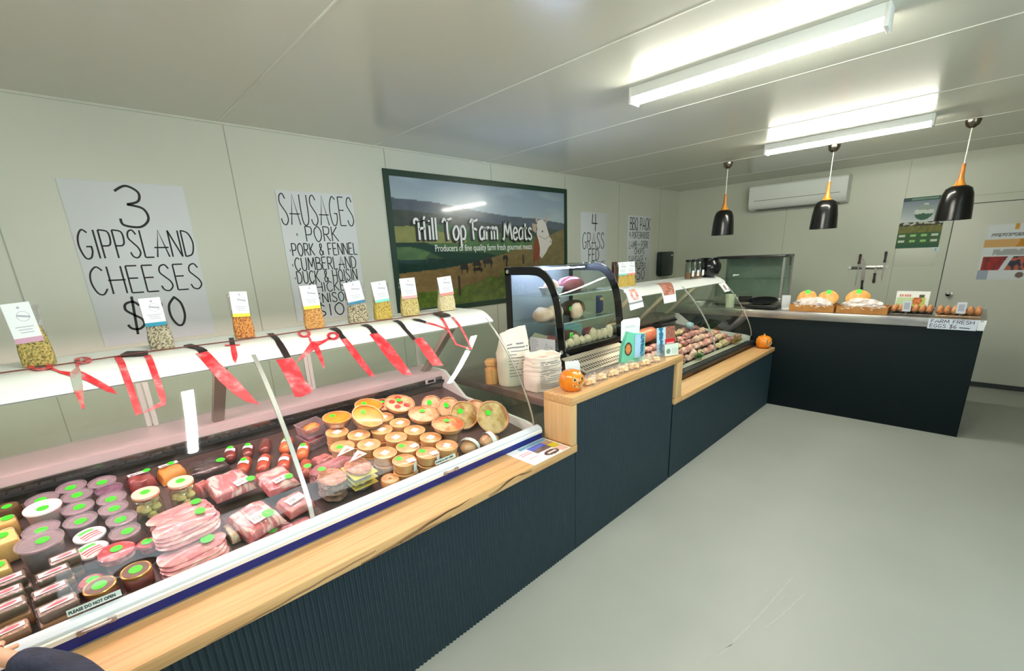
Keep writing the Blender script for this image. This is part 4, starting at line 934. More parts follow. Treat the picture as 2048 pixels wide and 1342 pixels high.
CHEESE = M('cheese_rind', (236, 190, 106), .45, c2=(244, 208, 134), s=12)
for lb, x, y, w_, d_, h, m_ in (('big yellow cheese piece at the customer end, behind the olives', -.36, 2.15, .11, .10, .085, CHEESE), ('small yellow cheese piece in front of the olives', -.36, 2.0, .075, .07, .075, CHEESE), ('small yellow cheese at the back beside the cream tub', -.345, 2.275, .07, .06, .075, CHEESE)):
    t = thing('cheese_piece', lb, 'cheese', deck_at(x, y), TR(.15), group='yellow cheeses')
    obj('cheese', box(new(), -w_ / 2, w_ / 2, -d_ / 2, d_ / 2, .001, h, .012), m_, t); obj('wrap', box(new(), -w_ / 2 - .002, w_ / 2 + .002, -d_ / 2 - .002, d_ / 2 + .002, 0, h + .002, .014), FILM, t); sticker(t, w_ * .2, 0, h + .0026)
t = thing('relish_jar', 'dark brown jar with green sticker at the back beside the yellow cheese', 'jar', deck_at(-.34, 2.40), TR(0)); obj('jar_body', L([(0, 0), (.034, 0), (.036, .04), (.03, .055), (0, .055)], 22), M('dark_jar', (86, 64, 36), .25), t); sticker(t, 0, 0, .056, .014)
PINKLBL = M('pink_white_label', (240, 214, 222), .5); CHB = [M('pate_brown', (112, 92, 72), .4, c2=(84, 70, 58), s=10, coat=.4), M('cheese_grey', (138, 118, 100), .4, c2=(110, 96, 82), s=10, coat=.4), M('tan_block', (176, 132, 92), .4, c2=(150, 108, 72), s=10, coat=.4)]
def cheesebox(label, x, y, w_, d_, h, lift, m_, rz):
    t = thing('cheese_pack', label, 'cheese pack', deck_at(x, y, lift), TR(rz), group='vacuum-packed pate blocks')
    obj('block', box(new(), -w_ / 2, w_ / 2, -d_ / 2, d_ / 2, .0005, h, .006), m_, t)
    obj('wrap', box(new(), -w_ / 2 - .004, w_ / 2 + .004, -d_ / 2 - .003, d_ / 2 + .003, 0, h + .0015, .006), FILM, t)
    obj('label_strip', B(-w_ * .42, w_ * .42, -d_ * .22, d_ * .22, h + .0018, h + .0026), PINKLBL, t)
    bm = prism(new(), smooth([(-w_ * .3, -.004), (0, .007), (w_ * .3, .003), (.01, -.006), (-w_ * .3, -.004)], 3)[:-1], h + .0026, h + .003); obj('label_print', bm, M('label_rose', (190, 96, 110), .5), t)
CB = [('rearmost brown pate block, beside the olives', -.198, 1.915, .07, .05, .03, .052, 1), ('brown pate block on top of its stack, behind two others', -.225, 1.853, .075, .05, .03, .052, 0), ('brown pate block in the middle of the front stack column', -.235, 1.792, .078, .05, .03, .04, 0),
      ('tan pate block next to the notice label', -.222, 1.712, .085, .05, .03, .04, 1), ('olive-brown pate block next to the small yellow cheese', -.328, 1.905, .085, .05, .032, .045, 0), ('tan pate block behind the frontmost one at the customer end', -.322, 1.775, .075, .05, .03, .05, 1),
      ('frontmost tan pate block at the customer end', -.318, 1.682, .075, .045, .03, .04, 2), ('pate block in the middle at the customer end', -.326, 1.84, .07, .045, .03, .05, 1)]
for lb, x, y, w_, d_, h, lift, mi in CB:
    cheesebox(lb, x, y, w_, d_, h, lift, CHB[mi], .12)
    n = int(lift / .026)
    for q in range(n): cheesebox(lb + (', hidden under it' if n == 1 else (', lowest under it' if q == 0 else ', second under it')), x + random.uniform(-.004, .004), y + random.uniform(-.003, .003), w_ * .98, d_, lift / n - .003, lift / n * q, CHB[(mi + q + 1) % 3], .1)

# ---- bacon, ham and other flat packs
HAM = M('ham_slices', (206, 128, 136), .3, c2=(228, 166, 164), s=9, det=4, lo=.42, hi=.56, st=(1, 2.6, 1), c3=(244, 216, 204), coat=.5, dist=1.2)
BAC = M('bacon_rashers', (208, 112, 116), .3, c2=(240, 204, 196), s=13, det=3, lo=.5, hi=.62, st=(3.2, 1, 1), coat=.4, dist=.8)
RIB = M('rib_meat', (204, 104, 110), .3, c2=(238, 202, 192), s=11, det=4, lo=.46, hi=.6, st=(1.2, 3, 1), coat=.4)
LOIN = M('loin_meat', (206, 116, 112), .3, c2=(224, 150, 140), s=14, lo=.45, hi=.65, coat=.4)
DRED = M('dark_red_meat', (128, 44, 44), .35, c2=(164, 74, 70), s=16, coat=.4)
BPUD = M('black_pudding', (38, 26, 24), .3, c2=(66, 46, 42), s=14, coat=.5)
def fan(w_, d_, h_, n, seed):
    """Overlapping soft slices laid like shingles."""
    bm = new()
    for k in range(n):
        f = k / max(1, n - 1); pts = []
        for q in range(28):
            a = 2 * PI * q / 28; rr = 1 + .1 * noise.noise(Vector((math.cos(a) * 1.5, math.sin(a) * 1.5, seed + k)))
            pts.append((w_ * .5 * rr * math.copysign(abs(math.cos(a)) ** .7, math.cos(a)), d_ * .34 * rr * math.copysign(abs(math.sin(a)) ** .8, math.sin(a)) + d_ * .3 * (f - .5)))
        z0 = .002 + h_ * .75 * f; c = bm.verts.new((0, d_ * .3 * (f - .5), z0 + h_ * .3)); rim = []; low_ = []
        for i, (x, y) in enumerate(pts):
            zz = z0 + .004 * noise.noise(Vector((x * 30, y * 30, seed + k * 3))) + .001
            rim.append(bm.verts.new((x, y, zz + h_ * .10))); low_.append(bm.verts.new((x * .98, y * .98, max(.0008, zz - .003))))
        mid = [bm.verts.new((x * .72, (y - d_ * .3 * (f - .5)) * .72 + d_ * .3 * (f - .5), z0 + h_ * .26 + .005 * noise.noise(Vector((x * 40, y * 40, seed - k))))) for x, y in pts]
        for q in range(28):
            r = (q + 1) % 28
            bm.faces.new((low_[q], low_[r], rim[r], rim[q])); bm.faces.new((rim[q], rim[r], mid[r], mid[q])); bm.faces.new((mid[q], mid[r], c))
        bm.faces.new(low_[::-1])
    return bm
def barlabel(par, x, y, z, w_, d_, rz=0, rx=0):
    o = obj('weight_label', B(-w_ / 2, w_ / 2, -d_ / 2, d_ / 2, 0, .0006), PAPER, par, loc=(x, y, z), rot=(rx, 0, rz))
    bm = new()
    for i in range(9): box(bm, -w_ * .36 + i * .0032, -w_ * .36 + i * .0032 + (.0012 if i % 3 else .002), -d_ * .28, d_ * .18, .0006, .0009)
    ribbon(bm, [(w_ * .08, d_ * .2), (w_ * .38, d_ * .2)], .0016, .0006, .0009); ribbon(bm, [(w_ * .08, 0), (w_ * .4, 0)], .0016, .0006, .0009)
    obj('bar_code', bm, M('barcode_ink', (70, 66, 84), .6), o); return o
def flatpack(name, label, cat, x, y, w_, d_, h, meat, lift=0, rz=0, rx=0, lab=None, stk=None, seed=0, group=None, kind='pad', over=1.12):
    t = thing(name, label, cat, deck_at(x, y, lift + d_ * over / 2 * math.sin(abs(rx)) + .001), TR(rz, rx), group=group)
    if kind == 'fan': bm = fan(w_, d_, h, 4, seed)
    elif kind == 'round': bm = blob(new(), w_ / 2, d_ / 2, h * .55, 3, .2, 1.5, seed, c=(0, 0, h * .5), flat=-h * .45)
    else: bm = pouch(w_, d_, h, 16, .35, seed, 8)
    obj('meat', bm, meat, t)
    obj('pouch', pouch(w_ * over, d_ * over, h * 1.12 + .004, 14, .3, seed + 3, 5), FILM, t)
    zt = h * 1.15 + .0055
    if lab: barlabel(t, lab[0], lab[1], zt, lab[2], lab[3], lab[4] if len(lab) > 4 else 0)
    if stk: sticker(t, stk[0], stk[1], zt + .0012, stk[2] if len(stk) > 2 else .017)
    return t
BG = 'sliced ham packs in the meat case'
flatpack('ham_pack', 'large pack of sliced pink ham lying next to the glass', 'meat pack', .112, 1.748, .20, .15, .034, HAM, .002, .10, .04, stk=(.05, .02, .021), seed=1, group=BG, kind='fan', over=1.06)
flatpack('ham_pack', 'pack of sliced pink ham, second back from the glass', 'meat pack', .118, 1.835, .20, .13, .034, HAM, .050, .12, .10, stk=(.055, .03), seed=2, group=BG, kind='fan', over=1.06)
flatpack('ham_pack', 'pack of sliced pink ham, third back from the glass below the clip jars', 'meat pack', .118, 1.955, .20, .12, .034, HAM, .03, .15, .02, stk=(.06, .02), seed=3, group=BG, kind='fan', over=1.06)
flatpack('bacon_pack', 'vacuum pack of round bacon rashers with white barcode label, beside the ribs', 'meat pack', .305, 2.05, .15, .15, .03, BAC, .04, .1, .1, lab=(.035, -.045, .06, .036, .12), stk=(.065, -.05), seed=4)
flatpack('rib_pack', 'vacuum pack of pink pork ribs with barcode label, at the steel glass joint', 'meat pack', .462, 1.965, .13, .15, .024, RIB, .042, .1, .12, lab=(.0, -.03, .05, .03, .12), stk=(.036, -.035), seed=5)
flatpack('bacon_pack', 'rectangular bacon pack with large barcode label, next to the glass before the joint', 'meat pack', .322, 1.775, .14, .16, .028, BAC, .028, .25, .1, lab=(.0, -.02, .062, .05, .0), stk=(.03, -.03, .021), seed=6)
flatpack('bacon_pack', 'bacon pack underneath the rectangular one next to the glass', 'meat pack', .335, 1.77, .15, .15, .016, BAC, .0, .3, 0, stk=(0, -.06), seed=7)
flatpack('loin_pack', 'pink loin pack with white label directly below the steel glass joint', 'meat pack', .470, 1.79, .11, .11, .03, LOIN, .022, .2, .06, lab=(.0, .0, .07, .04, .1), seed=8)
flatpack('sausage_pack', 'dark red-brown meat pack lying at the foot of the steel glass joint', 'meat pack', .43, 1.69, .13, .06, .02, DRED, 0, .05, 0, seed=9)
flatpack('pudding_pack', 'dark black pudding ring pack with green sticker', 'meat pack', .275, 2.29, .15, .10, .05, BPUD, .0, .0, 0, stk=(.05, -.02), seed=10, kind='round')
flatpack('meat_pack', 'dark red vacuum pack with white label at the back beside the tubs', 'meat pack', .043, 2.36, .095, .09, .045, DRED, 0, .1, 0, lab=(0, .01, .07, .02), stk=(.03, .012, .013), seed=11)
flatpack('cheese_pack', 'orange cheese block in a pouch at the back beside the dark red pack', 'cheese pack', .150, 2.345, .095, .09, .05, M('orange_cheese', (224, 156, 70), .45), 0, .15, 0, lab=(0, .02, .07, .02), stk=(.01, .02, .013), seed=12)
flatpack('meat_pack', 'pale pink vacuum pack between ham slices and clip jar', 'meat pack', .225, 2.15, .05, .09, .04, LOIN, 0, .2, 0, seed=13)
flatpack('mushroom_pack', 'small pack of pale pieces between the hams and the rectangular bacon', 'meat pack', .236, 1.80, .03, .10, .03, CONT['cream'], .0, .1, 0, seed=14)

# ---- cooked sausages
SAU = [M('sausage_dark', (88, 34, 32), .28, c2=(116, 50, 44), s=16, coat=.5), M('sausage_red', (142, 52, 34), .28, c2=(176, 76, 48), s=18, coat=.5), M('sausage_orange', (208, 92, 46), .3, c2=(224, 120, 66), s=14, coat=.4)]
def sausage(label, x, y, ln, r, mi, rz, lift=0, lab=True, stk=False):
    t = thing('smoked_sausage', label, 'sausage', deck_at(x, y, lift + r), TR(rz), group='smoked sausages in the meat case')
    pts = [(0, 0)] + [(r * math.sin(PI / 2 * k / 4), r * (1 - math.cos(PI / 2 * k / 4))) for k in range(1, 5)]
    prof = [(a, -ln / 2 + b) for a, b in pts] + [(a, ln / 2 - b) for a, b in reversed(pts)]
    bm = L(prof, 16); bmesh.ops.rotate(bm, verts=bm.verts, matrix=Matrix.Rotation(PI / 2, 3, 'X'))
    for v in bm.verts: v.co.z += -.12 * v.co.y ** 2 / max(ln, .01)
    obj('skin', bm, SAU[mi], t)
    if lab:
        a0, a1 = -.9, .9; bm = new(); A = []; 
        for k in range(9):
            a = PI / 2 + a0 + (a1 - a0) * k / 8; A.append([bm.verts.new((rr * math.cos(a), yy, rr * math.sin(a))) for rr in (r + .0006, r + .0014) for yy in (-.012, .014)])
        for p, q in zip(A, A[1:]):
            bm.faces.new((p[2], p[3], q[3], q[2])); bm.faces.new((p[0], q[0], q[1], p[1])); bm.faces.new((p[0], p[2], q[2], q[0])); bm.faces.new((p[1], q[1], q[3], p[3]))
        bm.faces.new((A[0][0], A[0][1], A[0][3], A[0][2])); bm.faces.new((A[-1][0], A[-1][2], A[-1][3], A[-1][1]))
        obj('paper_band', bm, PAPER, t)
    if stk: sticker(t, 0, .016, r + .001, .013)
SS = [('dark smoked sausage at the back next to the black pudding', .385, 2.365, .12, .026, 0, -.35, 0, 1, 1), ('dark smoked sausage at the back, second from the black pudding', .455, 2.345, .12, .026, 0, -.4, 0, 1, 1), ('dark smoked sausage at the back, third from the black pudding', .53, 2.34, .12, .026, 0, -.4, 0, 0, 0),
      ('orange-red sausage leaning at the back beside the clear square tub', .615, 2.29, .13, .028, 2, -.5, 0, 1, 1), ('orange sausage with banded label in front of the square tub', .655, 2.185, .13, .027, 2, -.5, 0, 1, 1),
      ('dark red sausage in the front row next to the black pudding', .40, 2.215, .14, .027, 1, -.45, .0, 1, 1), ('dark red sausage in the front row, second from the black pudding', .475, 2.185, .14, .027, 1, -.45, .0, 1, 0), ('dark red sausage in the front row, third from the black pudding', .548, 2.135, .14, .027, 1, -.45, 0, 1, 0),
      ('dark red sausage behind the burger pack', .605, 2.03, .14, .026, 1, -.4, 0, 0, 0)]
for a in SS: sausage(*a)
flatpack('meat_pack', 'pack of pale pink diced meat behind the burger pack', 'meat pack', .70, 2.075, .09, .07, .03, LOIN, 0, .2, 0, seed=15)
def sqtub(label, x, y, lift, cont):
    t = thing('square_tub', label, 'food tub', deck_at(x, y, lift), TR(.25), group='clear square tubs')
    w_, d_, h = .062, .05, .055
    def ring(k, z): return [(-w_ * k, -d_ * k, z), (w_ * k, -d_ * k, z), (w_ * k, d_ * k, z), (-w_ * k, d_ * k, z)]
    bm = new(); R = [[bm.verts.new(p) for p in ring(k, z)] for k, z in ((.86, 0), (1, h), (1.06, h), (1.06, h + .002), (.98, h + .002), (.84, .0015))]
    for A, Bq in zip(R, R[1:]):
        for i in range(4): bm.faces.new((A[i], A[(i + 1) % 4], Bq[(i + 1) % 4], Bq[i]))
    bm.faces.new(R[0][::-1]); bm.faces.new(R[-1]); obj('tub_body', bm, FROST, t)
    obj('filling', blob(new(), w_ * .72, d_ * .72, .026, 3, .25, 2.5, 4, c=(0, 0, .027), flat=-.024), cont, t)
ORM = M('orange_mince', (214, 112, 46), .5, c2=(236, 146, 70), s=36, bump=.6)
sqtub('clear square tub of orange spiced meat, on top of another', .742, 2.275, .058, ORM); sqtub('clear square tub underneath the orange spiced meat', .742, 2.265, 0, DRED)

# ---- burger patties
t = thing('burger_pack', 'stacked burger patties in film with two white corner labels, beside the steel joint', 'burger pack', deck_at(.69, 1.842), TR(.04))
PAT = M('beef_patty', (150, 118, 92), .55, c2=(112, 84, 66), s=44, det=3, bump=.8, bs=70)
PATT = M('beef_patty_top', (206, 150, 118), .5, c2=(172, 112, 88), s=44, det=3, bump=.8, bs=70)
for cx_ in (-.06, .062):
    for k in range(4):
        obj('patty', blob(new(), .056, .07, .0145, 3, .12, 3, k + cx_ * 50, c=(cx_, -.035, .016 + .0265 * k)), PATT if k == 3 else PAT, t)
    if cx_ > 0:
        for k in range(3): obj('yellow_tray_edge', box(new(), .005, .118, -.108, .02, .0275 + .0265 * k, .0305 + .0265 * k, .001), M('yellow_card', (232, 216, 90), .5), t)
for k in range(2): obj('patty', blob(new(), .11, .05, .03, 3, .15, 2, 9 + k, c=(0, .075, .034 + .03 * k)), M('patty_pink', (176, 110, 112), .5, c2=(150, 84, 90), s=30), t)
bm = pouch(.29, .28, .115, 16, .12, 4, 10); obj('pouch', bm, FILM, t)
for x, y in ((.055, .075), (.075, .0)):
    bm = prism(new(), [(x - .05, y - .03), (x + .045, y - .015), (x + .028, y + .04)], .1295, .1302); obj('corner_label', bm, PAPER, t)
    obj('label_print', prism(new(), [(x - .018, y - .018), (x + .03, y - .008), (x + .018, y + .008)], .1302, .1306), M('label_brown', (176, 110, 80), .5), t)
sticker(t, -.115, .07, .122); sticker(t, -.085, .0, .1275)

# ---- pies
CRUST = M('pie_crust', (226, 180, 126), .5, c2=(206, 146, 92), s=18, det=4, lo=.38, hi=.62, c3=(188, 122, 72), bump=.25, bs=50)
PTOP = M('pie_top', (220, 162, 106), .4, c2=(196, 122, 70), s=14, det=4, lo=.4, hi=.62, coat=.25, bump=.3, bs=40)
def make_pie(r=.055, h=.047):
    t = thing('meat_pie', 'round meat pie', 'pie')
    cr = lambda r_, z_, a: r_ * (1 + (.012 * math.sin(a * 22) if z_ > h * .8 else .006 * math.sin(a * 9)))
    obj('pastry_case', L([(0, 0), (r * .86, 0), (r * .9, .002), (r * .955, h * .82), (r * 1.0, h * .86), (r * 1.0, h * .98), (r * .93, h), (r * .88, h * .93)], 44, fn=cr), CRUST, t)
    obj('pastry_lid', L([(r * .89, h * .92), (r * .7, h * .95), (r * .35, h * .975), (0, h * .97)], 30), PTOP, t)
    return t
PIE0 = make_pie()
PIEL = [('white', .852, 2.150, 1), ('white', .885, 2.045, 1), ('white', .998, 2.03, 1), ('white', 1.118, 2.045, 1), ('white', 1.09, 2.158, 1), ('white', 1.135, 1.935, 1), ('white', 1.160, 1.825, 1),
        ('green', .778, 2.005, 1), ('white', .893, 1.935, 1), ('white', .918, 1.832, 1), ('both', 1.028, 1.842, 1), ('both', .936, 1.731, 1), ('both', 1.05, 1.733, 1), ('white', 1.172, 1.715, 1), ('white', 1.02, 1.945, 1)]
ROWS = {}
for i, (k, x, y, lv) in enumerate(PIEL): ROWS.setdefault(0 if y < 1.78 else 1 if y < 1.89 else 2 if y < 1.99 else 3 if y < 2.1 else 4, []).append((x, i))
RN = ['front row', 'second row', 'third row', 'fourth row', 'back row']
LB = {}
for rr, v in ROWS.items():
    for n, (x, i) in enumerate(sorted(v)):
        LB[i] = 'meat pie with %s, %s from the burger pack, %s' % ({'white': 'white square label', 'green': 'green sticker', 'both': 'green sticker and folded label'}[PIEL[i][0]], ORD[n], RN[rr])
for _ in range(60):                                     # nudge the pies apart until none touch
    P_ = [[p[1], p[2]] for p in PIEL]
    for i in range(len(P_)):
        for j, (ox, oy, rr) in enumerate([(p[0], p[1], .0575) for p in P_] + [(1.205, 2.18, .052), (1.25, 2.01, .052), (1.285, 1.835, .055), (.845, 1.688, .044), (.69, 1.835, .125), (.86, 2.255, .054), (.975, 2.15, .054)]):
            if i == j: continue
            dx, dy = P_[i][0] - ox, P_[i][1] - oy; d = math.hypot(dx, dy); m = .0575 + rr
            if d < m: k = (m - d) * .5 / max(d, 1e-4); P_[i][0] += dx * k; P_[i][1] += dy * k
    PIEL = [(k, P_[i][0], max(1.712, P_[i][1]), lv) for i, (k, x, y, lv) in enumerate(PIEL)]
def put_pie(x, y, lift, label, kind):
    r = dup(PIE0, deck_at(x, y, lift), TR(random.uniform(-.2, .2)), label, 'round meat pies in the meat case')
    h, rr = .047, .055
    if kind in ('white',): obj('square_label', B(-.019, .019, -.016, .016, h * .98, h * .98 + .0008), PAPER, r, rot=(0, 0, .5))
    if kind in ('green', 'both'): sticker(r, -.014, .026 if kind == 'both' else .0, h * .985, .016)
    if kind in ('both', 'side'):
        if kind == 'both': obj('square_label', B(.006, .046, -.034, -.002, h * 1.0, h * 1.0 + .0008), PAPER, r, rot=(0, 0, 0))
        o = obj('side_label', B(-.014, .014, -.0009, 0, .004, h), PAPER, r, loc=(.030, -.0475, 0), rot=(0, 0, .58))
    return r
for i, (k, x, y, lv) in enumerate(PIEL):
    put_pie(x, y, .0495, LB[i], k)
    put_pie(x, y, 0, 'lower-layer meat pie, ' + LB[i].split(', ', 1)[1], 'side' if k == 'both' else 'plain')
bpy.data.objects.remove(PIE0.children[0]); bpy.data.objects.remove(PIE0.children[0]); bpy.data.objects.remove(PIE0)
t = thing('pork_pie', 'small tall pork pie with a hole in its lid, between the glass and burger pack', 'pie', deck_at(.845, 1.697), TR(0))
obj('pastry_case', L([(0, 0), (.038, 0), (.041, .02), (.042, .048), (.038, .055), (.03, .055)], 30, fn=lambda r_, z_, a: r_ * (1 + .015 * math.sin(a * 14) * (z_ > .04))), PTOP, t)
obj('pastry_lid', L([(.0305, .0545), (.02, .056), (.008, .054), (.005, .048), (0, .048)], 24), PTOP, t)
PUMP = M('pumpkin_filling', (236, 146, 36), .35, c2=(226, 126, 22), s=20, coat=.3)
def tart(label, x, y, r, lift, rx, ry):
    t = thing('pumpkin_tart', label, 'tart', deck_at(x, y, lift), TR(0, rx, ry), group='orange pumpkin tarts'); h = .03
    obj('pastry_case', L([(0, 0), (r * .84, 0), (r * .98, h), (r, h + .004), (r * .93, h + .004), (r * .91, h - .002)], 40, fn=lambda r_, z_, a: r_ * (1 + .012 * math.sin(a * 26) * (z_ > .02))), CRUST, t)
    obj('filling', L([(r * .92, h - .003), (r * .6, h + .0005), (0, h + .001)], 34), PUMP, t); sticker(t, -.012, r * .4, h + .0022, .015)
    obj('foil_tray', L([(r * .80, -.001), (r * .87, .0), (r * .96, h * .7), (r * .985, h * .7), (r * .89, -.002), (0, -.002), (0, -.0005)], 34), M('foil', (206, 196, 190), .3, .8), t)
tart('flat orange pumpkin tart above the clear square tub', .86, 2.225, .072, .102, 0, 0); tart('tilted orange pumpkin tart, the one most facing the customer', .975, 2.125, .083, .122, .38, .12); tart('orange pumpkin tart behind the tilted one', 1.06, 2.27, .075, .10, .1, 0)
for lb, x, y, lift in (('plain round pie under the flat orange tart', .86, 2.255, 0), ('plain round pie under the tilted orange tart', .975, 2.15, 0)):
    t = thing('meat_pie', lb, 'pie', deck_at(x, y, lift), TR(0)); obj('pastry_case', L([(0, 0), (.05, 0), (.055, .04), (.05, .05), (0, .05)], 30), CRUST, t); obj('pastry_lid', L([(.05, .0505), (.046, .09), (.03, .096), (0, .0965)], 30), PTOP, t)
QUI = M('quiche_top', (240, 200, 150), .45, c2=(224, 160, 104), s=16, det=4, lo=.42, hi=.6, c3=(206, 120, 74), bump=.5, bs=40)
QGR = M('herb_quiche_top', (226, 196, 138), .45, c2=(196, 166, 92), s=20, det=4, lo=.4, hi=.58, c3=(170, 110, 62), bump=.5, bs=40)
def quiche(name, label, x, y, r, z, rx, ry, top, film=True, pep=False, h=.024, stk=(0, .2), group='flat round quiches and pizzas'):
    t = thing(name, label, 'pizza' if pep else 'quiche', (x, y, z), (rx, ry, 0), group=group)
    obj('pastry_case', L([(0, 0), (r * .88, 0), (r * .98, h * .8), (r, h), (r * .93, h + .003), (r * .88, h - .002)], 44, fn=lambda r_, z_, a: r_ * (1 + .014 * math.sin(a * 24) * (z_ > h * .6) + .01 * math.sin(a * 5))), CRUST, t)
    obj('topping', L([(r * .9, h - .003), (r * .6, h + .002), (r * .3, h + .004), (0, h + .003)], 30, fn=lambda r_, z_, a: r_ * (1 + .02 * math.sin(a * 7))), top, t)
    if pep:
        for q in range(5):
            a = q * 1.3; obj('pepperoni', L([(0, 0), (.017, 0), (.017, .002), (0, .003)], 16, c=(r * .52 * math.cos(a) * (q > 0), r * .52 * math.sin(a) * (q > 0), h + .0042)), M('pepperoni_red', (206, 60, 40), .4, c2=(176, 40, 34), s=40), t)
    if film: obj('film_wrap', L([(0, -.001), (r * .9, -.001), (r * 1.01, h * .8), (r * 1.025, h + .002), (r * .9, h + .0075), (0, h + .0085)], 30), FILM, t)
    if stk: sticker(t, stk[0] * r, stk[1] * r, h + .0092, .016)
quiche('pizza', 'small pepperoni pizza with three red slices behind the quiches', 1.205, 2.18, .085, DECK(2.18) + .118, TILT + .2, 0, QUI, True, True)
quiche('quiche', 'pale flat quiche in front of the pepperoni pizza', 1.25, 2.01, .085, DECK(2.01) + .106, TILT + .1, .0, QUI)
quiche('pizza', 'flat pizza in film at the very back beneath the steel shelf', 1.21, 2.385, .085, DECK(2.385) + .031, TILT, 0, QUI, True, True)
quiche('quiche', 'wide pie with orange filling in a film bag beside the round pies', 1.285, 1.835, .088, DECK(1.835) + .108, TILT + .05, .0, M('tomato_top', (238, 176, 96), .4, c2=(220, 110, 52), s=18, lo=.42, hi=.58))
for lb, x, y in (('clear cake stand holding up the pepperoni pizza', 1.205, 2.18), ('clear cake stand holding up the pale quiche', 1.25, 2.01), ('clear film-wrapped pie base under the orange-filled pie', 1.285, 1.835), ('clear stand under the back pizza', 1.21, 2.385)):
    hh = .022 if y > 2.3 else .084
    t = thing('pie_stand', lb, 'stand', deck_at(x, y), TR(0)); obj('base', L([(0, 0), (.042, 0), (.046, hh * .96), (0, hh * .96)], 26), M('pie_stack_side', (206, 170, 134), .5, c2=(180, 130, 96), s=14), t); obj('film_wrap', L([(.043, 0), (.05, hh * .5), (.049, hh), (.048, hh), (.049, hh * .5), (.042, .001)], 26), FILM, t)
LEAN = [('leaning wrapped quiche rearmost, against the end of the case', 1.415, 2.15, .066, QUI), ('leaning wrapped quiche, second from the back', 1.468, 2.05, .072, QUI), ('leaning pale green herb quiche, third from the back', 1.47, 1.91, .086, QGR), ('leaning quiche squeezed behind the foremost one', 1.575, 1.93, .072, QUI), ('foremost leaning herb quiche next to the glass', 1.572, 1.775, .10, QGR)]
for lb, x, y, r, tp in LEAN:
    quiche('quiche', lb, x + .02, y + .055, r, DECK(y + .02) + r * .80, math.radians(52), math.radians(-20), tp, True, False, .02, (-.1, .35), 'leaning wrapped quiches')
PAST = M('pasty_pastry', (224, 184, 138), .45, c2=(200, 150, 104), s=16, det=3, coat=.4, bump=.2)
for lb, x, y, rz in (('wrapped pasty with white label band, the one nearer the round pies', 1.325, 1.722, .5), ('wrapped pasty with white label, under the leaning quiches', 1.452, 1.705, -.1)):
    t = thing('pasty', lb, 'pasty', deck_at(x, y), TR(rz), group='wrapped pasties')
    obj('pastry', blob(new(), .058, .046, .034, 3, .12, 2, x * 9, c=(0, 0, .032), flat=-.03), PAST, t); obj('film_wrap', blob(new(), .061, .049, .037, 3, .12, 3, x * 5, c=(0, 0, .034), flat=-.033), FILM, t)
    bm = new(); A = []
    for k in range(9):
        a = -.2 + (PI + .4) * k / 8; A.append([bm.verts.new((q, -.0565 * math.cos(a), .034 + .0465 * math.sin(a))) for q in (-.014, .014)])
    for p, q in zip(A, A[1:]): bm.faces.new((p[0], p[1], q[1], q[0]))
    rr = bmesh.ops.solidify(bm, geom=bm.faces[:], thickness=.001); obj('label_band', bm, PAPER, t)
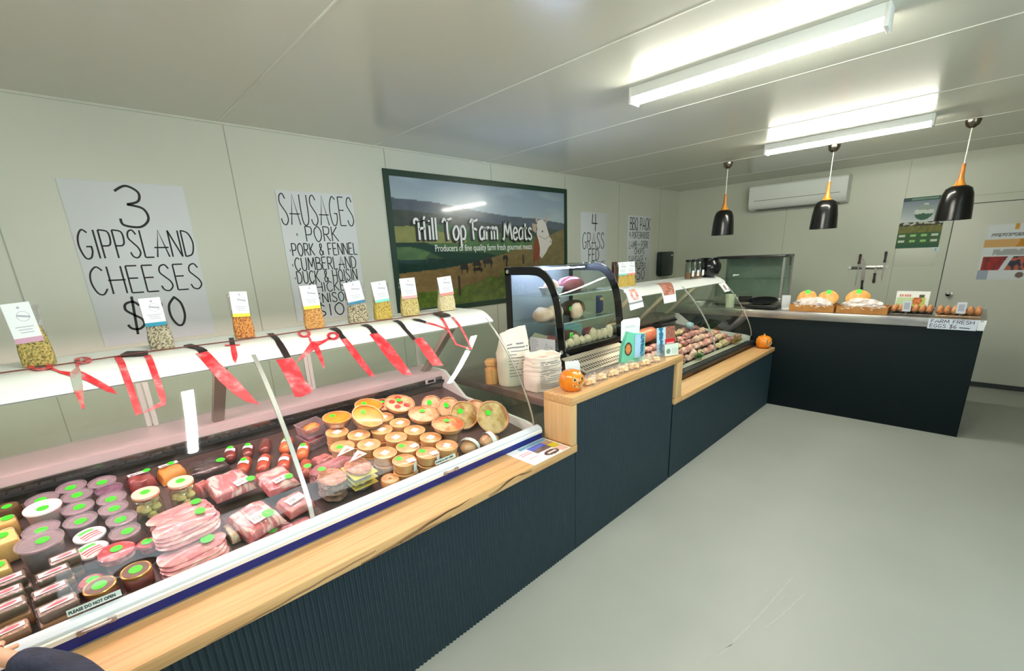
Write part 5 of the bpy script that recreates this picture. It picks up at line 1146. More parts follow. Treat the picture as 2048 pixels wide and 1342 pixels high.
# ================================================================ behind the raised bar: steel table, sacks, small display cabinet
TZ = .875
t = thing('prep_table', 'stainless prep table behind the raised timber bar', 'table', (1.86, 0, 0))
obj('tabletop', B(0, 1.22, 1.60, 2.68, TZ - .05, TZ, .004), M('table_steel_reflection_tint', (158, 140, 136), .3, .7, c2=(140, 120, 116), s=3), t)  # brownish pink reflections on the stainless top are put into its colour
for x, y in ((.05, 1.65), (1.17, 1.65), (.05, 2.62), (1.17, 2.62)): obj('leg', B(x - .02, x + .02, y - .02, y + .02, 0, TZ - .05), STEELD, t)
obj('under_shelf', B(.03, 1.19, 1.63, 2.64, .25, .28), STEELD, t)
def sack(name, label, x, y, w_, d_, h, rz, top, seed):
    t = thing(name, label, 'sack', (x, y, TZ + .001), (0, 0, rz), group='cloth sacks on the prep table')
    n, m = 44, 40; bm = new(); R = []; info = []
    for k in range(m + 1):
        f = k / m
        if top == 'open': kk = 1 + .05 * math.sin(f * PI) - .05 * f
        else: kk = 1 + .06 * math.sin(f * PI) if f < .62 else (1.03 - (f - .62) * .3)
        dk = 1 if top == 'open' else (1 if f < .55 else max(.16, 1 - (f - .55) * 2.0))
        ring = []
        for q in range(n):
            a = 2 * PI * q / n; p = .7
            nz = noise.noise(Vector((math.cos(a) * 2 + seed, math.sin(a) * 2, f * 3)))
            rr = 1 + .07 * nz + .015 * math.sin(f * 40 + nz * 5) * (f > .5)
            zz = h * f + (.03 * h * nz * f if top != 'open' else 0) + (h * .10 * math.cos(a * 1 + .6) * max(0, f - .7) * 2 if top != 'open' else 0)
            ring.append(bm.verts.new((w_ / 2 * kk * rr * math.copysign(abs(math.cos(a)) ** p, math.cos(a)), d_ / 2 * dk * rr * math.copysign(abs(math.sin(a)) ** p, math.sin(a)), zz)))
            info.append((q / n, f))
        R.append(ring)
    if top == 'open':
        for dz, sc_ in ((.012, 1.05), (.018, 1.0), (.008, .93), (-.03, .9)):
            R.append([bm.verts.new((v.co.x * sc_, v.co.y * sc_, h + dz + .004 * math.sin(i))) for i, v in enumerate(R[m])]); info += [(q / n, 1.1) for q in range(n)]
    for A, Bq in zip(R, R[1:]):
        for q in range(n): bm.faces.new((A[q], A[(q + 1) % n], Bq[(q + 1) % n], Bq[q]))
    bm.faces.new(R[0][::-1]); bm.faces.new(R[-1])
    bmesh.ops.recalc_face_normals(bm, faces=bm.faces)
    me = bpy.data.meshes.new('cloth'); bm.to_mesh(me); bm.free()
    me.materials.append(PRINT); me.shade_smooth()
    cols = []
    for (u, f) in info: cols += list(lin((228, 221, 208))) + [1]
    at = me.color_attributes.new('Col', 'FLOAT_COLOR', 'POINT'); at.data.foreach_set('color', cols)
    o = bpy.data.objects.new('cloth', me); COL.objects.link(o); o.parent = t
    # rows of small print following the cloth on the side that faces the shop
    bm = new(); rng = random.Random(seed)
    rows = 15 if top == 'open' else 11
    for k in range(rows):
        f0 = (.90 if top == 'open' else .74) - k * (.056 if top == 'open' else .055)
        big = k in (0, 1) ; a0 = -PI / 2 - .62; a1 = -PI / 2 + (.75 if k % 4 != 3 else -.1) * (1 if k else .5)
        ns = 12; A = []
        for j in range(ns + 1):
            a = a0 + (a1 - a0) * j / ns; q = (a / (2 * PI)) % 1 * n; i0 = int(q) % n; fr_ = q - int(q)
            kk_ = f0 * m; k0 = min(m - 1, int(kk_))
            def P(ff):
                z_ = ff * m; k_ = min(m - 1, int(z_)); z_ -= k_
                p0 = me.vertices[k_ * n + i0].co.lerp(me.vertices[k_ * n + (i0 + 1) % n].co, fr_); p1 = me.vertices[(k_ + 1) * n + i0].co.lerp(me.vertices[(k_ + 1) * n + (i0 + 1) % n].co, fr_)
                return p0.lerp(p1, z_)
            lo_, hi_ = P(f0), P(f0 + (.024 if big else .013)); out = Vector((lo_.x, lo_.y, 0)).normalized() * .0012
            A.append([bm.verts.new(v + o_) for v, o_ in ((lo_, out), (hi_, out), (hi_, out * 1.5), (lo_, out * 1.5))])
        for i, (p, q_) in enumerate(zip(A, A[1:])):
            if rng.random() < .12: continue
            for c in range(4): bm.faces.new((p[c], p[(c + 1) % 4], q_[(c + 1) % 4], q_[c]))
    loose = [v for v in bm.verts if not v.link_faces]; bmesh.ops.delete(bm, geom=loose, context='VERTS')
    obj('sack_print', bm, M('sack_ink', (122, 122, 128), .7), t)
    if top == 'open': obj('flour', L([(0, -.004), (w_ * .43, -.004), (w_ * .43, 0), (w_ * .2, .008), (0, .01)], 30, sy=d_ / w_, c=(0, 0, h - .018)), M('pinkish_grain', (226, 180, 164), .7, c2=(206, 150, 132), s=60), t)
    return t
sack('grain_sack', 'closed slumping white cloth sack with printed text on the prep table', 2.0, 2.045, .21, .16, .36, -.25, 'closed', 3)
sack('grain_sack', 'open white cloth sack with rolled top beside the carved pumpkin', 2.03, 1.82, .225, .19, .205, -.2, 'open', 8)
t = thing('pepper_mill', 'small plain wooden mill behind the closed cloth sack', 'mill', (1.915, 2.175, TZ)); MW = M('mill_wood', (226, 172, 112), .45, c2=(204, 146, 86), s=4, st=(6, 6, 1))
obj('mill_body', L([(0, 0), (.045, 0), (.045, .10), (.04, .105), (0, .105)], 26), MW, t); obj('mill_head', L([(0, .106), (.034, .106), (.032, .116), (.042, .126), (.044, .15), (.03, .165), (0, .168)], 26), MW, t)
t = thing('blank_card', 'small blank white card standing beside the open sack', 'card', (2.235, 1.73, TZ), (-.15, 0, -.3)); obj('card', prism(new(), [(-.055, 0), (.055, 0), (.06, .12), (.05, .145), (-.055, .15)], -.0008, .0008), PAPER, t, rot=(PI / 2, 0, 0))
obj('holder', B(-.04, .04, -.015, .03, 0, .006, .002), CLEARP, t)
t = thing('lemon', 'yellow tip of a lemon behind the closed cloth sack', 'fruit', (2.16, 2.06, TZ)); t.location = (2.20, 2.03, TZ); obj('fruit', L([(0, 0), (.02, .004), (.03, .03), (.022, .06), (.008, .072), (0, .076)], 20), M('lemon', (240, 212, 40), .4), t)

# small curved-glass countertop cabinet
CX0, CX1 = 2.55, 3.36
t = thing('display_cabinet', 'small black-framed curved-glass display cabinet on the prep table', 'display cabinet', (0, 0, TZ + .0015))
cab = smooth([(2.055, .115), (2.075, .30), (2.10, .46), (2.135, .565), (2.19, .655), (2.27, .715), (2.38, .735), (2.67, .735)], 4)
arc = [0]
for a, b in zip(cab, cab[1:]): arc.append(arc[-1] + math.dist(a, b))
def inset(pts, d):
    out = []
    for i, p in enumerate(pts):
        a, b = Vector(pts[max(0, i - 1)]), Vector(pts[min(len(pts) - 1, i + 1)]); tt = (b - a).normalized(); out.append((p[0] + tt.y * d, p[1] - tt.x * d))
    return out
inn = inset(cab, .062)
side = [(2.03, 0.02)] + cab + [(2.67, .02)]
FRB = M('cabinet_black', (14, 15, 17), .25)
for xa in (CX0, CX1 - .012):
    bm = new(); m_ = len(cab)
    o1 = cab; i1 = inn
    for i in range(m_ - 1): xprism(bm, [o1[i], o1[i + 1], i1[i + 1], i1[i]], xa, xa + .012)
    xprism(bm, [(2.67, .735), (2.67, .02), (2.61, .02), (2.61, .672)], xa, xa + .012)
    xprism(bm, [(2.055, .115), (2.115, .115), (2.61, .115), (2.61, .02), (2.03, .02)], xa, xa + .012)
    obj('side_frame', bm, FRB, t)
    obj('side_glass', xprism(new(), inset(cab, .05)[1:] + [(2.62, .12), (2.10, .12)], xa + .004, xa + .008), GLASS, t)
bm = xprism(new(), cab + inset(cab, .005)[::-1], CX0 + .0125, CX1 - .0125); obj('curved_glass', bm, GLASS, t)
bm = new()
for i in range(0, len(cab) - 1): xprism(bm, [cab[i], cab[i + 1], inset(cab, -.003)[i + 1], inset(cab, -.003)[i]], CX0 + .0, CX0 + .006)
for i in range(0, len(cab) - 1): xprism(bm, [cab[i], cab[i + 1], inset(cab, -.003)[i + 1], inset(cab, -.003)[i]], CX1 - .006, CX1)
obj('glass_trim', bm, CHROME, t)
obj('front_rail', B(CX0 + .0125, CX1 - .0125, 2.045, 2.075, .075, .125, .004), FRB, t)
obj('base_plate', B(CX0 + .0125, CX1 - .0125, 2.09, 2.66, .09, .112), M('cabinet_grey', (120, 122, 124), .3, .6), t)
obj('foot_frame', B(CX0 + .0125, CX1 - .0125, 2.40, 2.66, .0, .089), FRB, t)
for xa in (CX0, CX1 - .03): obj('foot', xprism(new(), [(2.055, .11), (2.10, .11), (2.04, .0), (1.99, .0)], xa + .0001, xa + .03), FRB, t)
obj('back_frame', B(CX0 + .0125, CX1 - .0125, 2.645, 2.66, .113, .73), M('cabinet_back', (150, 158, 158), .25, .3), t)
for z, y0 in ((.30, 2.15), (.505, 2.20)): obj('glass_shelf', B(CX0 + .02, CX1 - .02, y0, 2.62, z, z + .007), GLASS, t)
bm = new()
for z, y0 in ((.30, 2.15), (.505, 2.20)): box(bm, CX0 + .02, CX1 - .02, y0 - .004, y0, z - .001, z + .008)
obj('shelf_edge', bm, M('shelf_edge', (170, 184, 184), .15), t)
for y in (2.36, 2.52): obj('led_strip', B(CX0 + .04, CX1 - .16, y, y + .012, .705, .712), M('lit_led_strip', (190, 205, 255), .4, em=30), t)
for k, z in ((0, .70), (1, .165)):
    for yy in ((2.64,) if k == 0 else (2.09,)):
        obj('hinge_cap', L([(0, 0), (.016, 0), (.016, .003), (0, .003)], 18), M('hinge_silver', (190, 192, 190), .3), t, loc=(CX0 - .0005, yy, z - .06 * k), rot=(0, -PI / 2, 0))
bm = new(); 
o = obj('price_list', B(-.26, 0, 0, .14, 0, .0008), PAPER, t, loc=(CX0 - .0008, 2.15, .055), rot=(PI / 2, 0, -PI / 2)); 
bm = new(); rng = random.Random(3)
for i in range(8): ribbon(bm, [(-.25, .125 - i * .013), (-.25 + .05 + .05 * rng.random(), .125 - i * .013)], .003, .0008, .001)
for i in range(6): ribbon(bm, smooth([(-.11 + .015 * i, .03 + .07 * rng.random()), (-.10 + .014 * i, .06 + .05 * rng.random()), (-.085 + .014 * i, .03 + .08 * rng.random())], 3), .002, .0008, .001)
obj('list_print', bm, M('soft_blue_print', (120, 126, 146), .6), o)
# perforated slatted tray in front of the cabinet
t = thing('perforated_tray', 'sloping pale metal tray with rows of dark slots below the small display cabinet', 'tray', (0, 0, TZ))
bm = xprism(new(), [(1.80, .004), (1.80, .012), (2.02, .085), (2.02, .077)], 2.46, 3.22); obj('tray_plate', bm, M('tray_metal', (190, 180, 158), .35, .5), t)
sl = math.atan2(.073, .22)
for j, (a0, a1) in enumerate(((.02, .045), (.055, .08), (.12, .145), (.155, .18))):
    bm = new()
    for i in range(24):
        x = 2.49 + i * .03
        vs = [bm.verts.new((xx, 1.80 + a * 1.0 * math.cos(sl), .0125 + a * math.sin(sl) + zz)) for zz in (0, .0008) for xx, a in ((x, a0), (x + .014, a0), (x + .014, a1), (x, a1))]
        for f in ((0, 3, 2, 1), (4, 5, 6, 7), (0, 1, 5, 4), (1, 2, 6, 5), (2, 3, 7, 6), (3, 0, 4, 7)): bm.faces.new([vs[q] for q in f])
    obj('slots', bm, M('slot_dark', (34, 26, 24), .6), t)
obj('tray_lip', B(2.455, 3.225, 1.79, 1.80, .0, .016), M('tray_lip_metal', (202, 196, 178), .35, .4), t)
for i, (x, w_) in enumerate(((2.66, .14), (2.86, .14), (3.03, .12))):
    tt = thing('wrapped_bread', ('wrapped loaf in clear film at the customer end under the small cabinet', 'wrapped loaf with white label in the middle under the small cabinet', 'wrapped loaf at the far end under the small cabinet')[i], 'bread', (x, 2.14, TZ + .002), (0, 0, .2), group='wrapped loaves under the cabinet')
    obj('bread', blob(new(), w_ / 2, .05, .02, 3, .15, 2, i, c=(0, 0, .022), flat=-.02), M('loaf_brown', (196, 146, 92), .5, c2=(160, 108, 60), s=10), tt); obj('film_wrap', blob(new(), w_ / 2 + .008, .055, .024, 3, .2, 4, i + 5, c=(0, 0, .0245), flat=-.023), FILM, tt)
    obj('paper_label', B(-.03, .03, -.04, .02, .05, .0508), PAPER, tt)

# things inside the small cabinet
CF = M('chicken_pale', (230, 192, 170), .5, c2=(238, 214, 196), s=9, c3=(214, 160, 138)); RM = M('raw_roast', (140, 66, 74), .4, c2=(120, 50, 62), s=8, coat=.3); BRN = M('dark_roast', (92, 66, 52), .5, c2=(132, 104, 78), s=6, c3=(170, 140, 104)); CAUL = M('pale_bundle', (226, 206, 176), .6, c2=(240, 226, 204), s=16, bump=.6, bs=50)
def inside(name, label, cat, x, y, z, rx, ry, rz, mat, seed, group=None, amp=.15, fr=2, flat=.75):
    t = thing(name, label, cat, (x, y, TZ + z + .0015), group=group); obj('body', blob(new(), rx, ry, rz, 3, amp, fr, seed, c=(0, 0, rz * flat), flat=-rz * flat), mat, t); return t
t = inside('wrapped_chicken', 'pale pink wrapped piece in a blue-white tub on the top shelf of the small cabinet', 'meat', 2.76, 2.36, .514, .075, .06, .065, CF, 1)
bm = L([(0, 0), (.075, 0), (.1, .055), (.096, .055), (.072, .003), (0, .003)], 26); obj('white_tub', bm, M('bluish_tub', (206, 216, 240), .35), t)
inside('red_roast', 'dark red raw roast on the top shelf of the small cabinet', 'meat', 3.03, 2.38, .518, .14, .1, .07, RM, 2, amp=.08)
tt = thing('steel_tray', 'thin steel tray under the red roast on the top shelf', 'tray', (3.0, 2.36, TZ + .5145)); obj('plate', L([(0, 0), (.12, 0), (.135, .003), (0, .002)], 26, sx=1.15), STEEL, tt)
for i, (x, y, r, lb) in enumerate(((2.65, 2.36, .075, 'pale pink wrapped bird next to the customer on the middle shelf'), (2.80, 2.36, .07, 'pale wrapped bird in the centre of the middle shelf'), (2.93, 2.24, .055, 'smaller pale bird at the front of the middle shelf'))):
    inside('wrapped_chicken', lb, 'meat', x, y, .309, r, .085 - .02 * i, .065 + .004 * i, CF, 4 + i, 'pale birds on the middle shelf', .2)
t = inside('dark_roast', 'large dark-cut piece of meat with green sticker on the middle shelf', 'meat', 3.08, 2.40, .309, .13, .1, .075, BRN, 9, amp=.1); sticker(t, -.1, -.075, .06, .03, rot=(1.0, 0, -.3))
t = thing('blue_packet', 'dark blue upright packet at the far end of the middle shelf', 'packet', (3.27, 2.26, TZ + .31)); obj('packet', pouch(.08, .15, .03, 10, .1, 2, 6), M('navy_packet', (44, 58, 96), .4), t, loc=(0, 0, .078), rot=(PI / 2, 0, 0)); obj('gold_print', B(-.025, .025, -.032, -.0318, .02, .05), M('packet_gold', (170, 150, 90), .4), t, loc=(0, 0, .09))
inside('dark_roast', 'dark round meat piece behind the pale bundles on the floor of the small cabinet', 'meat', 2.93, 2.32, .114, .1, .09, .05, BRN, 12)
inside('red_roast', 'small red piece of meat at the far end on the cabinet floor', 'meat', 3.16, 2.28, .114, .07, .06, .05, RM, 13)
inside('red_roast', 'red meat slab at the customer end on the cabinet floor', 'meat', 2.70, 2.34, .114, .07, .06, .045, RM, 14)
t = thing('teal_box', 'pale teal carton at the back on the floor of the small cabinet', 'carton', (3.12, 2.47, TZ + .114)); obj('carton', B(-.13, .13, -.05, .05, 0, .10, .003), M('teal_carton', (150, 200, 204), .5), t); obj('lid_seam', B(-.1305, .1305, -.0506, -.05, .078, .081), M('teal_dark', (96, 150, 158), .5), t)
t = thing('leaning_card', 'pale board leaning at the customer side inside the small cabinet', 'card', (2.575, 2.36, TZ + .114)); obj('card', prism(new(), [(-.11, 0), (.1, 0), (.11, .10), (-.02, .115), (-.09, .05)], 0, .004), M('card_buff', (206, 206, 180), .6), t, rot=(PI / 2, 0, -PI / 2 + .0))
for i, (x, y, r) in enumerate(((2.64, 2.145, .034), (2.715, 2.14, .036), (2.79, 2.14, .038), (2.868, 2.14, .038), (2.945, 2.14, .038), (3.022, 2.14, .038), (3.10, 2.14, .038), (3.177, 2.14, .038), (3.255, 2.14, .038))):
    inside('pale_bundle', 'knobbly pale bundle, %s from the customer end along the front of the small cabinet' % ORD[i], 'food bundle', x, y, .114, r, .034, .038 + .012 * (i % 3 == 2) + .012 * (i > 4), CAUL, 20 + i, 'pale bundles in the small cabinet', .2, 3)
t = thing('price_tag', 'green price sticker card at the front on the cabinet floor', 'tag', (2.80, 2.19, TZ + .114)); obj('card', B(-.02, .02, -.001, .001, 0, .10), PAPER, t); sticker(t, 0, -.0012, .075, .022, rot=(PI / 2, 0, 0))

# ---- on the raised bar
BZ = .9565
PUMPM = M('ceramic_orange', (236, 138, 24), .25, c2=(224, 118, 14), s=9, coat=.5)
def carved_pumpkin(label, x, y, z, r, rz, stem):
    t = thing('jack_o_lantern', label, 'pumpkin', (x, y, z), (0, 0, rz), group='ceramic pumpkins on the timber ledges')
    rib = lambda r_, z_, a: r_ * (1 + .02 * math.cos(a * 9))
    obj('shell', L([(0, 0), (r * .6, 0), (r * .86, r * .22), (r, r * .72), (r * .93, r * 1.2), (r * .68, r * 1.52), (r * .3, r * 1.66), (0, r * 1.64)], 54, fn=rib), PUMPM, t)
    def face(bm, pts, off):
        """Small plate that follows the round front (which looks along -y)."""
        vs = [[], []]
        for px, pz in pts:
            f = pz / 1.64; rr = r * (1.012 * math.sqrt(max(.05, 1 - ((pz - .8) / .93) ** 2)) + .015)
            a = -PI / 2 + px / max(.4, rr / r)
            for k, o_ in enumerate((off, off + .0025)): vs[k].append(bm.verts.new(((rr + o_) * math.cos(a), (rr + o_) * math.sin(a), pz * r)))
        n = len(pts); bm.faces.new(vs[0][::-1]); bm.faces.new(vs[1])
        for i in range(n): bm.faces.new((vs[0][i], vs[0][(i + 1) % n], vs[1][(i + 1) % n], vs[1][i]))
    def scaled(pts, k):
        cx_, cy_ = sum(p[0] for p in pts) / len(pts), sum(p[1] for p in pts) / len(pts); return [(cx_ + (a - cx_) * k, cy_ + (b - cy_) * k) for a, b in pts]
    eyes = [[(-.48, .98), (-.18, .98), (-.33, 1.26)], [(.18, .98), (.48, .98), (.33, 1.26)]]; nose = [(-.12, .74), (.12, .74), (0, .96)]
    mouth = [(-.55, .78), (-.45, .56), (-.3, .44), (-.2, .5), (-.15, .4), (.12, .38), (.16, .48), (.3, .44), (.46, .56), (.55, .78), (.40, .62), (.3, .56), (.18, .58), (-.05, .52), (-.18, .58), (-.32, .56), (-.42, .64)]
    bm = new()
    for s_ in eyes + [nose]: face(bm, scaled(s_, 1.35), .0)
    for i in range(8): face(bm, [mouth[i], mouth[i + 1], mouth[16 - i], mouth[15 - i]] if 15 - i > i + 1 else [mouth[i], mouth[i + 1], mouth[15 - i]], .0)
    obj('painted_rim', bm, M('face_cream', (252, 226, 150), .4), t)
    bm = new()
    for s_ in eyes + [nose]: face(bm, scaled(s_, .85), .0026)
    for q in ([(-.46, .62), (-.34, .52), (-.3, .56), (-.42, .66)], [(-.12, .46), (.1, .44), (.08, .5), (-.08, .5)], [(.3, .5), (.44, .62), (.40, .62), (.3, .56)]): face(bm, q, .0026)
    obj('cut_opening', bm, M('face_dark', (54, 40, 24), .6), t)
    if stem: obj('stem', L([(r * .2, r * 1.62), (r * .1, r * 1.72), (r * .07, r * 1.9), (0, r * 1.94)], 12), M('pale_stem', (226, 170, 70), .4), t)
    else: obj('stem', L([(r * .25, r * 1.6), (r * .12, r * 1.68), (0, r * 1.69)], 12), PUMPM, t)
    return t
carved_pumpkin('larger orange jack-o-lantern on the raised timber bar', 1.895, 1.484, BZ, .070, -.30, False)
carved_pumpkin('small pointed orange jack-o-lantern at the far end of the timber ledge', 5.20, 1.475, .645, .078, -.55, True)
BAGF = clear('shiny_bag', (250, 248, 246), gl=.07, rough=.1, diff=(240, 236, 232), dw=.08, bump=1.0, bs=38)
BISC = M('biscuit_tan', (228, 186, 130), .5, c2=(240, 208, 160), s=20, c3=(196, 146, 92), bump=.3)
for i, (x, y, rz, ln) in enumerate(((2.06, 1.472, .2, .115), (2.185, 1.485, .2, .115), (2.305, 1.475, .15, .11), (2.42, 1.475, .1, .105), (2.53, 1.465, .1, .10), (2.66, 1.455, .05, .11), (2.785, 1.45, .0, .11))):
    t = thing('biscuit_bag', 'clear bag of small pale biscuits, %s from the larger pumpkin along the raised bar' % ORD[i], 'snack bag', (x, y, BZ), (0, 0, rz), group='clear biscuit bags on the raised bar')
    for q in range(5): obj('biscuit', blob(new(), .026, .019, .009, 2, .25, 2, q + i * 3, c=(-.04 + .02 * q, .016 * math.sin(q * 2.3), .011 + .010 * (q % 2)), flat=-.008), BISC, t)
    obj('clear_bag', pouch(ln * 1.06, .10, .046, 18, .8, i, 5), BAGF, t)
# mint brochure holder
t = thing('recipe_box', 'mint green card stand with blue leaflet and a meal photo, by the small cabinet', 'brochure stand', (2.665, 1.555, BZ), (0, 0, -.42))
MINT = M('mint_card', (112, 206, 178), .5)
obj('stand_box', prism(new(), [(-.095, 0), (.095, 0), (.095, .19), (.03, .195), (-.04, .215), (-.08, .12)], -.035, .0), MINT, t, rot=(PI / 2, 0, 0))
obj('back_card', prism(new(), [(-.075, .15), (.07, .15), (.075, .285), (.06, .30), (-.06, .295), (-.078, .28)], -.0385, -.0355), PAPER, t, rot=(PI / 2, 0, 0)); 
bm = new()
for i in range(2): ribbon(bm, [(-.045, .245 - i * .008), (.03 + .01 * i, .248 - i * .008)], .003, -.0354, -.0352)
obj('card_print', bm, MATS['soft_grey_print'], t, rot=(PI / 2, 0, 0))
def skifn(u, v):
    n = noise.noise(Vector((u * 10, v * 16, 2)));
    if u > .62 + .1 * n: return (24, 84, 118) if n > -.15 else (120, 186, 226)
    return (168 + 20 * n, 208 + 10 * n, 242)
painted('leaflet', .075, .16, 16, 30, skifn, t, PRINT, .002, loc=(.008, -.0025 - .0, .03), rot=(PI / 2, 0, 0))
def bowl(u, v):
    d = math.hypot(u - .5, v - .5); n = noise.noise(Vector((u * 9, v * 9, 1)))
    if d < .34: return (206 + 30 * n, 132 + 50 * n, 66)
    if d < .5: return (66, 48, 44)
    return (112, 206, 178)
painted('meal_photo', .06, .095, 18, 24, bowl, t, PRINT, .0016, loc=(-.072, -.0018, .05), rot=(PI / 2, 0, 0))
t = thing('brochure_rack', 'clear stand with a blue and a red leaflet at the far end of the bar', 'brochure stand', (2.975, 1.47, BZ), (-.08, 0, -.35))
obj('acrylic_stand', prism(new(), [(-.085, 0), (.085, 0), (.085, .09), (-.085, .09)], -.03, .028), CLEARP, t, rot=(PI / 2, 0, 0))
painted('blue_leaflet', .075, .205, 18, 34, lambda u, v: (36, 110, 146) if abs(u - .5 + .15 * noise.noise(Vector((u * 5, v * 9, 4)))) < .2 + .16 * noise.noise(Vector((u * 8, v * 20, 4))) else (178, 214, 236), t, PRINT, .003, loc=(-.085, .0, .002), rot=(PI / 2, 0, 0))
def redfn(u, v):
    n = noise.noise(Vector((u * 10, v * 14, 6)))
    if v > .56: return (150 + 50 * n, 96 + 40 * n, 80) if u > .06 else (236, 232, 228)
    if .40 < v < .46 and .12 < u < .9: return (244, 190, 190)
    if v < .40 and u < .5 and int(v * 26) % 2: return (232, 110, 112)
    return (206, 26, 32)
painted('red_leaflet', .092, .205, 30, 50, redfn, t, PRINT, .003, loc=(-.008, .002, .004), rot=(PI / 2, 0, 0))
o = obj('small_card', B(-.04, .085, 0, .085, 0, .002), M('greenish_card', (214, 230, 222), .4), t, loc=(0, -.0295, .002), rot=(PI / 2, 0, 0))
bm = new(); lathe(bm, [(0, 0), (.019, 0), (.019, .0006), (0, .0006)], 18, (-.008, .035, .002)); 
for i in range(4): ribbon(bm, [(.025, .05 - i * .011), (.075, .05 - i * .011)], .002, .002, .0025)
obj('card_print', bm, M('card_grey', (120, 146, 140), .5), o)
# leaflet on the near ledge
def lf(u, v):
    n = noise.noise(Vector((u * 12, v * 12, 5)))
    if u < .03 or u > .97 or v < .03 or v > .97: return (240, 240, 244)
    if v > .82 and u > .25: return (128, 176, 204)
    if v > .80: return (236, 240, 246)
    if .40 < u < .80 and v > .40: return (78 + 20 * n, 92 + 20 * n, 196) if v > .60 + .05 * n else (108 + 26 * n, 92 + 20 * n, 92)
    if u >= .80 and v > .58: return (176 + 40 * n, 146 + 30 * n, 120)
    if u >= .78 and v > .32: return (206, 200, 30)
    if u > .80: return (226, 190, 180)
    if u < .38 and v < .42: return (238, 238, 242) if not (.12 < u < .34 and .3 < v < .34) else (190, 120, 130)
    if math.hypot((u - .62) * 1.1, (v - .20) * 1.5) < .2: return (70, 52, 60) if not (abs(v - .2) < .035 and .52 < u < .74) else (236, 226, 230)
    if .1 < u < .36 and .5 < v < .72 and int(v * 24) % 2: return (214, 150, 166)
    return (240, 236, 240)
o = painted('leaflet', .292, .205, 60, 44, lf, None, PRINTG, .0015, (1.468, 1.385, .6796), (0, 0, 0)); tag(o, 'glossy leaflet with landscape photos lying on the timber ledge by the end post', 'leaflet')

# ================================================================ the far meat case and what stands on it
DY = -.012; RAW = [M('raw_pale', (234, 196, 180), .35, c2=(212, 140, 130), s=22, lo=.44, hi=.6, c3=(244, 232, 206), coat=.4), M('raw_pink', (214, 136, 132), .35, c2=(240, 208, 190), s=24, lo=.44, hi=.58, c3=(180, 90, 96), coat=.4), M('raw_crumbed', (232, 214, 170), .5, c2=(214, 170, 140), s=30, lo=.42, hi=.56, c3=(176, 190, 96), bump=.4), M('raw_dark', (176, 104, 106), .35, c2=(214, 160, 150), s=20, coat=.4)]
rng = random.Random(5); k = 0
ROWN = ['front row', 'second row', 'third row', 'fourth row', 'back row']
protos = []
for i in range(8):
    t = thing('meat_cut', 'raw meat cut', 'raw meat', (0, 0, -5)); obj('meat', blob(new(), .063, .040, .026, 3, .34, 1.6, 40 + i, c=(0, 0, .022), flat=-.022), RAW[i % 4], t); protos.append(t)
cnt = [0] * 5
for r_, y in enumerate((1.745, 1.86, 1.975, 2.09, 2.21)):
    x = 3.50 + .03 * (r_ % 2)
    while x < 5.16:
        if r_ == 4 and 3.66 < x < 4.28: x = 4.30; continue
        m_ = (3 * r_ + int(x * 3.1)) % 4
        if r_ in (1, 3) and rng.random() < .6: m_ = 1
        pr = protos[m_ + 4 * rng.randint(0, 1)]
        sc_ = rng.uniform(.93, 1.04); cnt[r_] += 1
        kind = ('pale', 'pink marbled', 'crumbed herbed', 'dark red')[m_]
        dup(pr, (x + rng.uniform(-.006, .006), y + DY + rng.uniform(-.006, .006), DECK(y) + .004), TR(rng.uniform(-.25, .25), 0, rng.uniform(-.03, .03)), '%s raw meat cut in the %s of the far case' % (kind, ROWN[r_]), '%s meat cuts in the %s' % (kind, ROWN[r_]), (sc_, sc_, rng.uniform(1.0, 1.5)))
        x += .138
for p in protos:
    for c in list(p.children): bpy.data.objects.remove(c)
    bpy.data.objects.remove(p)
t = thing('rolled_roast', 'big orange-red rolled roast at the back of the far meat case', 'roast', (3.98, 2.25, DECK(2.25) + .004), TR(.05)); bm = tube(new(), [(-.24, 0, .075), (-.21, 0, .078), (-.1, 0, .08), (.1, 0, .08), (.215, 0, .078), (.225, 0, .077)], [.03, .062, .074, .076, .074, .066], 22)
obj('meat', bm, M('roast_orange', (214, 116, 86), .35, c2=(228, 146, 112), s=7, st=(1, 4, 4), c3=(190, 84, 66), coat=.3), t); obj('cut_end', L([(0, 0), (.06, 0), (.064, .004), (0, .006)], 20), M('roast_end', (168, 70, 64), .4), t, loc=(.2255, 0, .077), rot=(0, PI / 2, 0))
t = thing('wooden_server', 'pale wooden server handle on the steel shelf of the far case', 'server', (4.0, 2.60, .953 + 0)); obj('handle', blob(new(), .1, .016, .013, 3, .05, 1, 2, c=(0, 0, .013)), M('server_wood', (226, 200, 160), .5), t)
t = thing('blue_pack', 'pale blue wrapped parcel among the meats towards the end of the far case', 'parcel', (4.86, 2.15, DECK(2.15) + .075), TR(.2)); obj('parcel', blob(new(), .06, .045, .04, 3, .2, 3, 3, c=(0, 0, .03), flat=-.03), M('pale_blue_wrap', (150, 176, 190), .3), t)
TAGF = M('tag_black', (40, 44, 40), .4)
for lb, x, y in (('black-framed price tag by the post in the far case', 3.53, 1.715), ('black-framed price tag standing in front of the rolled roast', 4.20, 2.10), ('price tag seen edge-on in the middle of the far case', 4.08, 1.93)):
    t = thing('price_tag', lb, 'price tag', (x, y + DY, DECK(y) + .082), (-.3, 0, -.25 if 'edge' not in lb else .9), group='framed price tags in the far case')
    obj('card', B(-.036, .036, -.001, .001, .03, .09), M('tag_card', (196, 212, 204), .4), t)
    bm = new()
    for a, b, c, d in ((-.041, .041, .026, .031), (-.041, .041, .089, .094), (-.041, -.036, .031, .089), (.036, .041, .031, .089)): box(bm, a, b, -.003, .003, c, d)
    obj('frame', bm, TAGF, t); obj('spike', B(-.003, .003, -.0015, .0015, -.03, .026), TAGF, t)
PARS = M('parsley_green', (40, 104, 30), .5, c2=(66, 140, 44), s=30)
